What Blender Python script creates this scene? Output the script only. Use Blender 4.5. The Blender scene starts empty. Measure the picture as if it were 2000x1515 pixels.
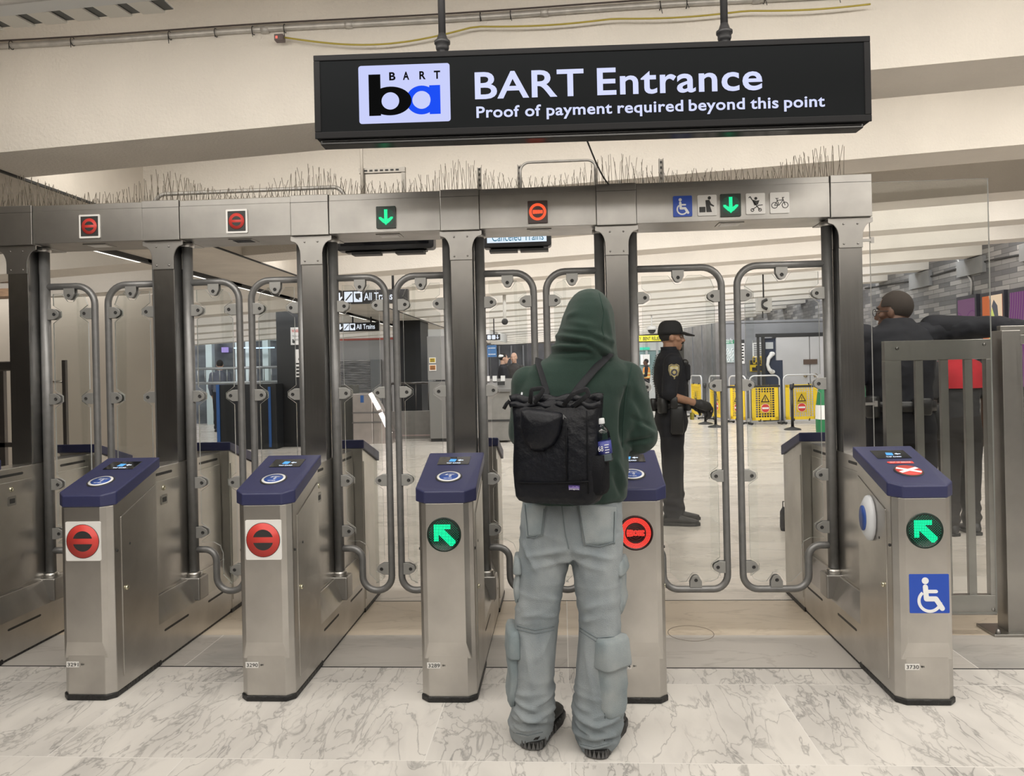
import bpy, math, random
from math import sin, cos, pi, radians, sqrt, atan2, atan
from mathutils import Vector, Matrix, noise
random.seed(7)
SC = bpy.context.scene
COL = SC.collection
# ---------------------------------------------------------------- camera
F, PX, PY, PHI, TH, EYE = 1500.0, 1000.0, 723.0, .022, atan(97/1500), 1.43
cd = bpy.data.cameras.new('camera')
cd.sensor_fit = 'HORIZONTAL'; cd.sensor_width = 36; cd.lens = 36*F/2000
cd.shift_y = (PY-757.5)/2000; cd.clip_start = .05; cd.clip_end = 200
cam = bpy.data.objects.new('camera', cd); COL.objects.link(cam)
cam.matrix_world = Matrix.Translation((0, 0, EYE)) @ Matrix.Rotation(TH, 4, 'Z') @ Matrix.Rotation(pi/2, 4, 'X') @ Matrix.Rotation(-PHI, 4, 'Z')
SC.camera = cam
# ---------------------------------------------------------------- world, lamps, exposure
SC.view_settings.view_transform = 'Standard'; SC.view_settings.look = 'None'
SC.view_settings.gamma = 1; SC.view_settings.use_curve_mapping = False
SC.view_settings.exposure = 0.2
w = bpy.data.worlds.new('world'); SC.world = w; w.use_nodes = True
w.node_tree.nodes['Background'].inputs[0].default_value = (1, .93, .84, 1)
w.node_tree.nodes['Background'].inputs[1].default_value = .35
SC.cycles.transparent_max_bounces = 24
SC.cycles.max_bounces = 8
ZS, TILT, PITCH_B, YB0, SOF = 2.865, .05, 1.9, 4.1, .49     # ceiling beams: soffit height, lateral rise, spacing, first beam, soffit depth
def area(name, loc, rot, sx, sy, watts, col=(1, .93, .82)):
    l = bpy.data.lights.new(name, 'AREA'); l.shape = 'RECTANGLE'; l.size = sx; l.size_y = sy; l.energy = watts; l.color = col
    o = bpy.data.objects.new(name, l); COL.objects.link(o); o.location = loc; o.rotation_euler = rot; return o
for k in range(-4, 18):          # fluorescent battens hidden behind every ceiling beam, washing the next beam and the floor
    y = YB0+PITCH_B*k+SOF+.16
    warm = (1, .955, .885) if k < 2 else ((1, .975, .935) if k < 5 else (.975, .985, 1))
    if k != 1: area('batten_lamp', (2.0, y+.04, ZS+.44), (radians(20), -atan(TILT), 0), 10.2, .3, (104 if k < 3 else 92) if k >= 0 else (98 if k > -3 else 70), warm)
    if k > 0: area('batten_lamp', (-9.5, y, ZS-.3), (radians(38), -atan(TILT), 0), 9, .1, 40, warm)
# ---------------------------------------------------------------- pixel -> place
def ray(px, py):
    u = px-PX; v = PY-py
    a = (u*cos(PHI)+v*sin(PHI))/F; c = (-u*sin(PHI)+v*cos(PHI))/F
    return Vector((a*cos(TH)-sin(TH), a*sin(TH)+cos(TH), c))
def at(px, py, Y):
    d = ray(px, py); t = Y/d.y
    return Vector((d.x*t, Y, EYE+d.z*t))
def zceil(x, y):                    # underside of the ridged ceiling
    t = (y-YB0) % PITCH_B; b = ZS+TILT*x
    if t < SOF: return b
    if t < SOF+.36: return b+.5+.45*(t-SOF)/.36
    return b+.95
# ---------------------------------------------------------------- materials
MATS = {}
def sock(n, *names):
    for k in names:
        if k in n.inputs: return n.inputs[k]
def mat(name, col, rough=.5, metal=0., var=0., vscale=8., bump=0., bscale=40., stretch=None, rvar=0., spec=None, coat=0., emit=None, estr=1., col2=None, detail=4):
    if name in MATS: return MATS[name]
    m = bpy.data.materials.new(name); m.use_nodes = True; MATS[name] = m
    nt = m.node_tree; b = nt.nodes['Principled BSDF']; L = nt.links.new
    c = (*col, 1); b.inputs['Base Color'].default_value = c
    b.inputs['Roughness'].default_value = rough; b.inputs['Metallic'].default_value = metal
    if spec is not None: b.inputs['Specular IOR Level'].default_value = spec
    if coat: b.inputs['Coat Weight'].default_value = coat
    if emit is not None:
        b.inputs['Emission Color'].default_value = (*emit, 1); b.inputs['Emission Strength'].default_value = estr
    if var or bump or rvar:
        tc = nt.nodes.new('ShaderNodeTexCoord'); mp = nt.nodes.new('ShaderNodeMapping'); L(tc.outputs['Object'], mp.inputs[0])
        if stretch: mp.inputs['Scale'].default_value = stretch
    if var or rvar:
        n = nt.nodes.new('ShaderNodeTexNoise'); n.inputs['Scale'].default_value = vscale; n.inputs['Detail'].default_value = detail; L(mp.outputs[0], n.inputs['Vector'])
        if var:
            r = nt.nodes.new('ShaderNodeMix'); r.data_type = 'RGBA'
            c2 = col2 or tuple(max(0, q*(1-var)) for q in col)
            mr = nt.nodes.new('ShaderNodeMapRange'); mr.inputs[1].default_value = .35; mr.inputs[2].default_value = .65; L(n.outputs[0], mr.inputs[0])
            L(mr.outputs[0], r.inputs[0]); r.inputs[6].default_value = c; r.inputs[7].default_value = (*c2, 1)
            L(r.outputs[2], b.inputs['Base Color'])
        if rvar:
            mr = nt.nodes.new('ShaderNodeMapRange'); mr.inputs[1].default_value = .3; mr.inputs[2].default_value = .7
            mr.inputs[3].default_value = rough-rvar; mr.inputs[4].default_value = rough+rvar; L(n.outputs[0], mr.inputs[0]); L(mr.outputs[0], b.inputs['Roughness'])
    if bump:
        n2 = nt.nodes.new('ShaderNodeTexNoise'); n2.inputs['Scale'].default_value = bscale; n2.inputs['Detail'].default_value = 5; L(mp.outputs[0], n2.inputs['Vector'])
        bp = nt.nodes.new('ShaderNodeBump'); bp.inputs['Strength'].default_value = bump; bp.inputs['Distance'].default_value = .01
        L(n2.outputs[0], bp.inputs['Height']); L(bp.outputs[0], b.inputs['Normal'])
    return m
def steel(name, col, rough, stretch, vscale=1., var=.18):
    if name in MATS: return MATS[name]
    m = mat(name, col, rough, 1.0)
    nt = m.node_tree; b = nt.nodes['Principled BSDF']; L = nt.links.new
    tc = nt.nodes.new('ShaderNodeTexCoord'); mp = nt.nodes.new('ShaderNodeMapping'); mp.inputs['Scale'].default_value = stretch; L(tc.outputs['Object'], mp.inputs[0])
    n = nt.nodes.new('ShaderNodeTexNoise'); n.inputs['Scale'].default_value = 1; n.inputs['Detail'].default_value = 3; L(mp.outputs[0], n.inputs['Vector'])
    n2 = nt.nodes.new('ShaderNodeTexNoise'); n2.inputs['Scale'].default_value = 5*vscale; n2.inputs['Detail'].default_value = 5; L(tc.outputs['Object'], n2.inputs['Vector'])
    mr = nt.nodes.new('ShaderNodeMapRange'); mr.inputs[3].default_value = rough-.02; mr.inputs[4].default_value = rough+.05; L(n.outputs[0], mr.inputs[0])
    ad = nt.nodes.new('ShaderNodeMath'); ad.operation = 'MULTIPLY_ADD'; L(n2.outputs[0], ad.inputs[0]); ad.inputs[1].default_value = .14; L(mr.outputs[0], ad.inputs[2]); 
    L(ad.outputs[0], b.inputs['Roughness'])
    mx = nt.nodes.new('ShaderNodeMix'); mx.data_type = 'RGBA'; m2 = nt.nodes.new('ShaderNodeMapRange'); m2.inputs[1].default_value = .35; m2.inputs[2].default_value = .7; L(n2.outputs[0], m2.inputs[0]); L(m2.outputs[0], mx.inputs[0])
    mx.inputs[6].default_value = (*col, 1); mx.inputs[7].default_value = (*[q*(1-var) for q in col], 1); L(mx.outputs[2], b.inputs['Base Color'])
    bp = nt.nodes.new('ShaderNodeBump'); bp.inputs['Strength'].default_value = .05; bp.inputs['Distance'].default_value = .002; L(n.outputs[0], bp.inputs['Height']); L(bp.outputs[0], b.inputs['Normal'])
    return m
def glassmat(name, tint, gloss_col=(1, 1, 1), base=.04, haze=0.):
    m = bpy.data.materials.new(name); m.use_nodes = True; MATS[name] = m
    nt = m.node_tree; nt.nodes.clear(); L = nt.links.new; N = nt.nodes.new
    out = N('ShaderNodeOutputMaterial'); tr = N('ShaderNodeBsdfTransparent'); tr.inputs[0].default_value = (*tint, 1)
    gl = N('ShaderNodeBsdfGlossy'); gl.inputs[0].default_value = (*gloss_col, 1); gl.inputs['Roughness'].default_value = .03
    fr = N('ShaderNodeFresnel'); fr.inputs[0].default_value = 1.45
    mx = N('ShaderNodeMixShader'); L(fr.outputs[0], mx.inputs[0]); L(tr.outputs[0], mx.inputs[1]); L(gl.outputs[0], mx.inputs[2])
    last = mx
    if haze:
        df = N('ShaderNodeBsdfDiffuse'); df.inputs[0].default_value = (.85, .85, .83, 1); m2 = N('ShaderNodeMixShader'); m2.inputs[0].default_value = haze
        L(mx.outputs[0], m2.inputs[1]); L(df.outputs[0], m2.inputs[2]); last = m2
    L(last.outputs[0], out.inputs[0]); return m
def emis(name, col, s): return mat(name, (0, 0, 0), .6, emit=col, estr=s, spec=0)
# ---------------------------------------------------------------- mesh builder
ORG = {}
class MB:
    def __init__(s): s.v = []; s.f = []; s.mi = []; s.sm = []; s.T = None
    def add(s, vs, fs, mi=0, sm=False):
        o = len(s.v)
        s.v += [(s.T @ Vector(p)) if s.T else Vector(p) for p in vs]
        s.f += [tuple(i+o for i in f) for f in fs]; s.mi += [mi]*len(fs); s.sm += [sm]*len(fs); return s
    def box(s, x0, x1, y0, y1, z0, z1, mi=0):
        return s.add([(x, y, z) for z in (z0, z1) for y in (y0, y1) for x in (x0, x1)],
                     [(0, 2, 3, 1), (4, 5, 7, 6), (0, 1, 5, 4), (2, 6, 7, 3), (0, 4, 6, 2), (1, 3, 7, 5)], mi)
    def prism(s, poly, a0, a1, ax='y', mi=0, sm=False):
        # poly in (x,z) for ax y, (y,z) for ax x, (x,y) for ax z
        A = sum(poly[i][0]*poly[(i+1) % len(poly)][1]-poly[(i+1) % len(poly)][0]*poly[i][1] for i in range(len(poly)))
        if A < 0: poly = poly[::-1]
        def P(p, a): return {'y': (p[0], a, p[1]), 'x': (a, p[0], p[1]), 'z': (p[0], p[1], a)}[ax]
        n = len(poly); vs = [P(p, a0) for p in poly]+[P(p, a1) for p in poly]
        up = (ax in 'xz') == (a1 > a0)
        fs = [tuple(range(n))[::-1], tuple(range(n, 2*n))] + [(i, (i+1) % n, n+(i+1) % n, n+i) for i in range(n)]
        if not up: fs = [f[::-1] for f in fs]
        return s.add(vs, fs, mi, sm)
    def loft(s, rings, mi=0, sm=True, cap=True, closed=False):
        n = len(rings[0]); vs = [p for r in rings for p in r]; m = len(rings); fs = []
        for i in range(m if closed else m-1):
            a = i*n; b = ((i+1) % m)*n
            fs += [(a+j, a+(j+1) % n, b+(j+1) % n, b+j) for j in range(n)]
        if cap and not closed: fs += [tuple(range(n))[::-1], tuple(range((m-1)*n, m*n))]
        return s.add(vs, fs, mi, sm)
    def tube(s, pts, r, n=10, mi=0, closed=False, cap=True, flat=None):
        pts = [Vector(p) for p in pts]; m = len(pts); rs = r if isinstance(r, (list, tuple)) else [r]*m
        tg = []
        for i in range(m):
            a = pts[(i-1) % m] if (closed or i) else pts[i]; b = pts[(i+1) % m] if (closed or i < m-1) else pts[i]
            t = (b-a); tg.append(t.normalized() if t.length > 1e-9 else Vector((0, 0, 1)))
        t = tg[0]; u = t.orthogonal().normalized() if flat is None else (Vector(flat)-t*t.dot(Vector(flat))).normalized()
        rings = []
        for i in range(m):
            t = tg[i]; u = (u-t*u.dot(t)); u = u.normalized() if u.length > 1e-6 else t.orthogonal().normalized(); v = t.cross(u)
            ru, rv = rs[i] if isinstance(rs[i], (tuple, list)) else (rs[i], rs[i])
            rings.append([pts[i]+u*cos(2*pi*j/n)*ru+v*sin(2*pi*j/n)*rv for j in range(n)])
        return s.loft(rings, mi, True, cap, closed)
    def cyl(s, p0, p1, r, n=16, mi=0, r1=None): return s.tube([p0, p1], [r, r if r1 is None else r1], n, mi)
    def cap(s, p0, p1, r0, r1=None, n=14, mi=0):        # tapered capsule
        p0 = Vector(p0); p1 = Vector(p1); r1 = r0 if r1 is None else r1; d = p1-p0; d = d.normalized() if d.length > 1e-6 else Vector((0, 0, 1))
        ps = []; rs = []
        for k in range(1, 6): a = pi/2*k/5; ps.append(p0-d*r0*cos(a)); rs.append(r0*sin(a))
        for k in range(0, 5): a = pi/2*k/5; ps.append(p1+d*r1*sin(a)); rs.append(r1*cos(a))
        return s.tube(ps, rs, n, mi)
    def ball(s, c, r, n=16, m=10, mi=0, rot=None):
        rx, ry, rz = r if isinstance(r, (tuple, list)) else (r, r, r); c = Vector(c); rings = []
        for i in range(1, m):
            a = pi*i/m; rings.append([Vector((rx*sin(a)*cos(2*pi*j/n), ry*sin(a)*sin(2*pi*j/n), -rz*cos(a))) for j in range(n)])
        rings = [[c+(rot @ p if rot else p) for p in q] for q in rings]
        return s.loft(rings, mi)
    def lathe(s, prof, c=(0, 0, 0), n=24, mi=0, ax='z'):
        c = Vector(c)
        def P(r, h, a):
            return c+{'z': Vector((r*cos(a), r*sin(a), h)), 'y': Vector((r*cos(a), -h, r*sin(a))), 'x': Vector((h, r*cos(a), r*sin(a)))}[ax]
        return s.loft([[P(r, h, 2*pi*j/n) for j in range(n)] for r, h in prof], mi)
    def disc(s, c, r, d, n=32, mi=0): # disc facing -y, thickness d
        return s.lathe([(r, 0), (r, d)], c, n, mi, 'y') if d else s
    def text(s, body, size, M, mi=0, bold=0., width=None, ext=.001, align='LEFT', space=1.):
        cu = bpy.data.curves.new('t', 'FONT'); cu.body = body; cu.size = 1; cu.offset = bold; cu.extrude = .004; cu.align_x = align; cu.space_character = space; cu.resolution_u = 4
        o = bpy.data.objects.new('t', cu); COL.objects.link(o); bpy.context.view_layer.update()
        me = bpy.data.meshes.new_from_object(o.evaluated_get(bpy.context.evaluated_depsgraph_get()))
        bpy.data.objects.remove(o); bpy.data.curves.remove(cu)
        vs = [v.co.copy() for v in me.vertices]; fs = [tuple(p.vertices) for p in me.polygons]; bpy.data.meshes.remove(me)
        if not vs: return s
        sx = size
        if width: sx = width/(max(v.x for v in vs)-min(v.x for v in vs))
        zz = ext/.008
        M = Matrix(M)
        s.add([M @ Vector((v.x*sx, v.y*size, v.z*zz)) for v in vs], fs, mi); return s
    def build(s, name, mats, parent=None, bev=0., seg=2, smooth=None, kind=None, label=None, wn=False):
        if not isinstance(mats, (list, tuple)): mats = [mats]
        me = bpy.data.meshes.new(name)
        off = ORG.get(root_of(parent).name, Vector()) if parent else Vector()
        me.from_pydata([tuple(p-off) for p in s.v], [], s.f); 
        for m in mats: me.materials.append(m)
        me.polygons.foreach_set('material_index', s.mi)
        me.polygons.foreach_set('use_smooth', [(q if smooth is None else smooth) for q in s.sm]); me.update()
        o = bpy.data.objects.new(name, me); COL.objects.link(o)
        if parent: o.parent = parent
        if bev:
            b = o.modifiers.new('bevel', 'BEVEL'); b.width = bev; b.segments = seg; b.limit_method = 'ANGLE'; b.angle_limit = radians(35); b.harden_normals = False
        if kind: o['kind'] = kind
        if label: o['label'] = label
        return o
def root_of(o):
    while o.parent: o = o.parent
    return o
def thing(name, label, cat, loc=(0, 0, 0), rotz=0., group=None, world=False):
    o = bpy.data.objects.new(name, None); COL.objects.link(o); o.location = loc; o.rotation_euler = (0, 0, rotz); o.empty_display_size = .1
    o['label'] = label; o['category'] = cat
    if group: o['group'] = group
    if world: ORG[o.name] = Vector(loc)
    return o
def tag(o, label, cat, group=None):
    o['label'] = label; o['category'] = cat
    if group: o['group'] = group
    return o
def recentre(o):                    # move a one-mesh thing's origin to its base
    me = o.data; xs = [v.co for v in me.vertices]
    c = Vector(((min(p.x for p in xs)+max(p.x for p in xs))/2, (min(p.y for p in xs)+max(p.y for p in xs))/2, min(p.z for p in xs)))
    me.transform(Matrix.Translation(-c)); o.location = c; return o
def arcpath(pts, r, n=6):           # polyline with filleted corners
    pts = [Vector(p) for p in pts]; out = [pts[0]]
    for i in range(1, len(pts)-1):
        a, b, c = pts[i-1], pts[i], pts[i+1]; rr = r[i] if isinstance(r, dict) else r
        u = (a-b).normalized(); v = (c-b).normalized(); ang = u.angle(v)
        d = min(rr/math.tan(ang/2), (a-b).length*.49, (c-b).length*.49); rad = d*math.tan(ang/2)
        ctr = b+(u+v).normalized()*(rad/sin(ang/2)); p0 = b+u*d-ctr; p1 = b+v*d-ctr
        tot = p0.angle(p1); axis = p0.cross(p1)
        for k in range(n+1):
            out.append(ctr+Matrix.Rotation(tot*k/n, 3, axis) @ p0)
    out.append(pts[-1]); return out
def circ(cx, cz, r, n=32, a0=0, a1=2*pi): return [(cx+r*cos(a0+(a1-a0)*i/n), cz+r*sin(a0+(a1-a0)*i/n)) for i in range(n+(0 if abs(a1-a0-2*pi) < 1e-6 else 1))]
def ringpoly(mb, cx, cz, r0, r1, y0, y1, mi=0, n=40, a0=0., a1=2*pi):
    full = abs(a1-a0-2*pi) < 1e-6
    rings = []
    for i in range(n if full else n+1):
        a = a0+(a1-a0)*i/n; c, q = cos(a), sin(a)
        rings.append([(cx+r0*c, y0, cz+r0*q), (cx+r0*c, y1, cz+r0*q), (cx+r1*c, y1, cz+r1*q), (cx+r1*c, y0, cz+r1*q)])
    mb.loft(rings, mi, False, not full, full)
def rrect(x0, x1, z0, z1, r, n=5):
    out = []
    for cx, cz, a in ((x1-r, z1-r, 0), (x0+r, z1-r, pi/2), (x0+r, z0+r, pi), (x1-r, z0+r, 1.5*pi)):
        out += [(cx+r*cos(a+pi/2*i/n), cz+r*sin(a+pi/2*i/n)) for i in range(n+1)]
    return out
def remesh(mb, vox, it=4, fac=.5, disp=None, keep=None):      # fuse overlapping shapes into one continuous skin
    me = bpy.data.meshes.new('r'); me.from_pydata([tuple(p) for p in mb.v], [], mb.f); o = bpy.data.objects.new('r', me); COL.objects.link(o)
    m = o.modifiers.new('r', 'REMESH'); m.mode = 'VOXEL'; m.voxel_size = vox
    if it:
        q = o.modifiers.new('s', 'SMOOTH'); q.factor = fac; q.iterations = it
    bpy.context.view_layer.update()
    ev = o.evaluated_get(bpy.context.evaluated_depsgraph_get()); m2 = bpy.data.meshes.new_from_object(ev)
    vs = [v.co.copy() for v in m2.vertices]; ns = [v.normal.copy() for v in m2.vertices]; fs = [tuple(p.vertices) for p in m2.polygons]
    bpy.data.objects.remove(o); bpy.data.meshes.remove(me); bpy.data.meshes.remove(m2)
    if disp: vs = [p+n*disp(p, n) for p, n in zip(vs, ns)]
    out = MB(); out.add(vs, fs, 0, True); return out
# ================================================================ the setting
def marble(name, base, base2, vein, vscale, tile, rot, stretch, vamt=.75, rough=.16, grout=(.74, .72, .69)):
    m = bpy.data.materials.new(name); m.use_nodes = True; MATS[name] = m
    nt = m.node_tree; b = nt.nodes['Principled BSDF']; L = nt.links.new; N = nt.nodes.new
    tc = N('ShaderNodeTexCoord')
    br = N('ShaderNodeTexBrick'); br.inputs['Scale'].default_value = 1; br.inputs['Brick Width'].default_value = tile[0]; br.inputs['Row Height'].default_value = tile[1]
    br.inputs['Mortar Size'].default_value = .0022; br.inputs['Mortar Smooth'].default_value = .1; br.offset = .37
    br.inputs['Color1'].default_value = (0, 0, 0, 1); br.inputs['Color2'].default_value = (1, 1, 1, 1); L(tc.outputs['Object'], br.inputs['Vector'])
    wn = N('ShaderNodeMath'); wn.operation = 'MULTIPLY'; L(br.outputs['Color'], wn.inputs[0]); wn.inputs[1].default_value = 23.7
    mp = N('ShaderNodeMapping'); mp.inputs['Rotation'].default_value = (0, 0, rot); mp.inputs['Scale'].default_value = stretch; L(tc.outputs['Object'], mp.inputs[0])
    def nz(scale, det, dist):
        n = N('ShaderNodeTexNoise'); n.noise_dimensions = '4D'; n.inputs['Scale'].default_value = scale; n.inputs['Detail'].default_value = det; n.inputs['Distortion'].default_value = dist
        L(mp.outputs[0], n.inputs['Vector']); L(wn.outputs[0], n.inputs['W']); return n
    def vein_mask(n, wdt):
        a = N('ShaderNodeMath'); a.operation = 'SUBTRACT'; L(n.outputs[0], a.inputs[0]); a.inputs[1].default_value = .5
        c = N('ShaderNodeMath'); c.operation = 'ABSOLUTE'; L(a.outputs[0], c.inputs[0])
        r = N('ShaderNodeMapRange'); r.inputs[1].default_value = 0; r.inputs[2].default_value = wdt; r.inputs[3].default_value = 1; r.inputs[4].default_value = 0; L(c.outputs[0], r.inputs[0]); return r
    v1 = vein_mask(nz(vscale, 14, .9), .010); v2 = vein_mask(nz(vscale*2.4, 14, .8), .026)
    cl = nz(vscale*.8, 6, .6); gate = N('ShaderNodeMapRange'); gate.inputs[1].default_value = .42; gate.inputs[2].default_value = .62; L(cl.outputs[0], gate.inputs[0])
    s2 = N('ShaderNodeMath'); s2.operation = 'MULTIPLY'; L(v2.outputs[0], s2.inputs[0]); L(gate.outputs[0], s2.inputs[1])
    mxm = N('ShaderNodeMath'); mxm.operation = 'MAXIMUM'; g2 = N('ShaderNodeMath'); g2.operation = 'MULTIPLY'; L(v1.outputs[0], g2.inputs[0]); g2.inputs[1].default_value = .75
    L(g2.outputs[0], mxm.inputs[0]); L(s2.outputs[0], mxm.inputs[1])
    bc = N('ShaderNodeMix'); bc.data_type = 'RGBA'; L(gate.outputs[0], bc.inputs[0]); bc.inputs[6].default_value = (*base, 1); bc.inputs[7].default_value = (*base2, 1)
    am = N('ShaderNodeMath'); am.operation = 'MULTIPLY'; L(mxm.outputs[0], am.inputs[0]); am.inputs[1].default_value = vamt
    vc = N('ShaderNodeMix'); vc.data_type = 'RGBA'; L(am.outputs[0], vc.inputs[0]); L(bc.outputs[2], vc.inputs[6]); vc.inputs[7].default_value = (*vein, 1)
    gr = N('ShaderNodeMix'); gr.data_type = 'RGBA'; L(br.outputs['Fac'], gr.inputs[0]); L(vc.outputs[2], gr.inputs[6]); gr.inputs[7].default_value = (*grout, 1)
    L(gr.outputs[2], b.inputs['Base Color'])
    rr = N('ShaderNodeMapRange'); rr.inputs[3].default_value = rough-.04; rr.inputs[4].default_value = rough+.14; L(cl.outputs[0], rr.inputs[0]); L(rr.outputs[0], b.inputs['Roughness']); b.inputs['Specular IOR Level'].default_value = .35
    return m
MB_NEAR = marble('marble_near', (.69, .665, .63), (.56, .54, .515), (.17, .165, .16), 3.0, (1.45, .70), .65, (1.5, .55, 1), .72, .33)
MB_FAR = marble('marble_far', (.70, .655, .60), (.60, .56, .51), (.34, .32, .30), 1.5, (2.2, 1.05), .12, (.5, 1.5, 1), .6, .22)
MB_GREY = marble('marble_grey_band', (.48, .455, .425), (.33, .32, .305), (.26, .24, .22), 1.3, (1.9, 3), .05, (.6, 2.2, 1), .5, .3)
MB_BEIGE = marble('marble_beige_band', (.60, .52, .42), (.50, .43, .34), (.33, .27, .20), 1.6, (1.7, 3), .1, (.5, 1.8, 1), .5, .3)
BLACK = mat('black_gap', (.02, .02, .02), .8)
fl = MB(); X0, X1, YN, YF = -18, 12, -7.5, 44
for y0, y1, mi in ((YN, 3.683, 0), (3.695, 4.14, 1), (4.14, 4.750, 2), (4.763, YF, 3)):
    fl.add([(X0, y0, 0), (X1, y0, 0), (X1, y1, 0), (X0, y1, 0)], [(0, 1, 2, 3)], mi)
for y0, y1 in ((3.683, 3.695), (4.750, 4.763)): fl.add([(X0, y0, 0), (X1, y0, 0), (X1, y1, 0), (X0, y1, 0)], [(0, 1, 2, 3)], 4)
fl.box(X0, X1, YN, YF, -.2, -.01, 4)
fl.build('floor', [MB_NEAR, MB_GREY, MB_BEIGE, MB_FAR, BLACK], kind='structure')
cv = MB(); ringpoly(cv, 0, 0, .118, .122, 0, 1, 0, 48)
cv.v = [Vector((p.x+.66, p.z+4.17, .0004+.0006*p.y)) for p in cv.v]
o = cv.build('floor_access_cover', mat('cover_ring', (.2, .17, .14), .6)); tag(o, 'thin round cover outline set in the beige floor band at the wide gate', 'floor cover'); recentre(o)

PLASTER = mat('ceiling_plaster', (.77, .725, .66), .85, var=.10, vscale=1.3, bump=.55, bscale=55)
def zt(x): return ZS+TILT*x
ce = MB(); XA, XB = -3.33, 8.2
def skew(mb): mb.v = [Vector((p.x, p.y, p.z+TILT*p.x)) for p in mb.v]; return mb
prof = []
for k in range(-5, 19):
    y = YB0+PITCH_B*k
    prof += [(y-.04, ZS+.95), (y, ZS), (y+SOF, ZS), (y+SOF+.01, ZS+.5), (y+SOF+.35, ZS+.95)]
top = [(prof[-1][0], ZS+1.2), (prof[0][0], ZS+1.2)]
poly = prof+top
ce.prism([(p[0], p[1]) for p in poly], XA, XB, 'x')
ce.prism([(p[0], p[1]+.02) for p in poly], -18, -4.36, 'x')
skew(ce); ce.build('ceiling', PLASTER, kind='structure', smooth=False)
g = MB(); g.box(-4.36, XA, YN, 30, 2.70, 4.2); g.build('trim_1', mat('girder_plaster', (.66, .61, .54), .8, var=.15, vscale=2, bump=.3, bscale=40), kind='structure')
g = MB(); g.box(XA-.012, XA+.006, YN, 30, 2.685, 2.70); g.box(-4.42, -4.36, YN, 30, 2.66, 2.70); g.build('trim_2', mat('dark_slot', (.03, .03, .03), .6), kind='structure')
g = MB(); g.box(-4.47, -4.42, 4.0, 26, 2.665, 2.69); g.build('trim_3', emis('cove_light', (1, .95, .85), 2.2), kind='structure')

def brick_mat():
    m = bpy.data.materials.new('glazed_brick'); m.use_nodes = True
    nt = m.node_tree; b = nt.nodes['Principled BSDF']; L = nt.links.new; N = nt.nodes.new
    tc = N('ShaderNodeTexCoord'); sp = N('ShaderNodeSeparateXYZ'); cb = N('ShaderNodeCombineXYZ'); L(tc.outputs['Object'], sp.inputs[0]); L(sp.outputs[1], cb.inputs[0]); L(sp.outputs[2], cb.inputs[1])
    br = N('ShaderNodeTexBrick'); br.inputs['Scale'].default_value = 1; br.inputs['Brick Width'].default_value = .42; br.inputs['Row Height'].default_value = .085; br.inputs['Mortar Size'].default_value = .005
    br.inputs['Color1'].default_value = (.10, .10, .105, 1); br.inputs['Color2'].default_value = (.36, .345, .33, 1); br.inputs['Mortar'].default_value = (.07, .07, .07, 1); br.inputs['Bias'].default_value = -.25
    L(cb.outputs[0], br.inputs['Vector']); L(br.outputs['Color'], b.inputs['Base Color']); b.inputs['Roughness'].default_value = .45
    bp = N('ShaderNodeBump'); bp.inputs['Strength'].default_value = .4; bp.inputs['Distance'].default_value = .01; bp.invert = True; L(br.outputs['Fac'], bp.inputs['Height']); L(bp.outputs[0], b.inputs['Normal'])
    return m
RX = 7.2
g = MB(); g.box(RX, RX+.3, -7.5, 44, -.1, 4.6); g.build('wall_right', brick_mat(), kind='structure')
PANEL = mat('beige_panel', (.42, .375, .32), .6, var=.06, vscale=2)
g = MB(); g.box(-10.5, -4.93, 9.0, 9.35, -.1, 2.44); g.build('wall_left', PANEL, kind='structure')
DGREY = mat('dark_grey_wall', (.16, .17, .18), .6, var=.4, vscale=1.2)
g = MB(); g.box(-18, RX, 42, 42.3, -.1, 4.6); g.build('wall_back', mat('far_wall', (.30, .29, .27), .7, var=.3, vscale=.6), kind='structure')
g = MB(); g.box(-18.3, -18, -7.5, 44, -.1, 4.6); g.build('wall_far_left', DGREY, kind='structure')
g = MB(); g.box(-18, RX, -7.8, -7.5, -.1, 4.6); g.build('wall_front', mat('entry_wall', (.14, .125, .11), .7, var=.15, vscale=.5), kind='structure')
# ================================================================ fare gates
ST = steel('steel_brushed_vertical', (.60, .58, .55), .23, (160, 160, 3))
STH = steel('steel_brushed_horizontal', (.40, .39, .375), .30, (3, 160, 160))
STD = steel('steel_post', (.44, .435, .43), .15, (120, 120, 2), var=.3)
PIPE = mat('grey_painted_pipe', (.235, .235, .235), .42, .55, var=.12, vscale=25)
CLAMPM = mat('clamp_metal', (.36, .36, .35), .45, .6)
BOLT = mat('bolt_metal', (.30, .29, .28), .35, .9)
BOLTD = mat('bolt_dark', (.05, .05, .05), .5, .5)
NAVY = mat('navy_plastic', (.030, .034, .098), .38, var=.1, vscale=4, bump=.12, bscale=900)
CAULK = mat('black_caulk', (.012, .012, .012), .45, bump=.8, bscale=60)
GLASS = glassmat('pane_glass', (.955, .965, .96)); EDGE = mat('pane_edge', (.62, .64, .63), .2, spec=.8)
SCREEN = mat('screen_black', (.008, .009, .012), .12, coat=.3)
WHITE = mat('white_plate', (.78, .77, .75), .45); RED = mat('sign_red', (.62, .055, .045), .45); DARK = mat('sign_black', (.03, .03, .03), .5)
BLUE = mat('sign_blue', (.018, .075, .46), .4); SW = mat('symbol_white', (.82, .83, .84), .5)
SCYAN = emis('screen_cyan', (.12, .42, .95), 1.1); SWH = emis('screen_white', (.75, .85, 1), 1.2)
LG = emis('led_green', (.01, .95, .36), 1.75); LR = emis('led_red', (1, .055, .04), 1.7); LO = emis('led_orange', (1, .10, .03), 1.8)
LGD = mat('led_green_off', (.0, .05, .03), .4, emit=(0, .3, .16), estr=.28); LRD = mat('led_red_off', (.05, .0, .0), .4, emit=(.3, 0, 0), estr=.12)
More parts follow.
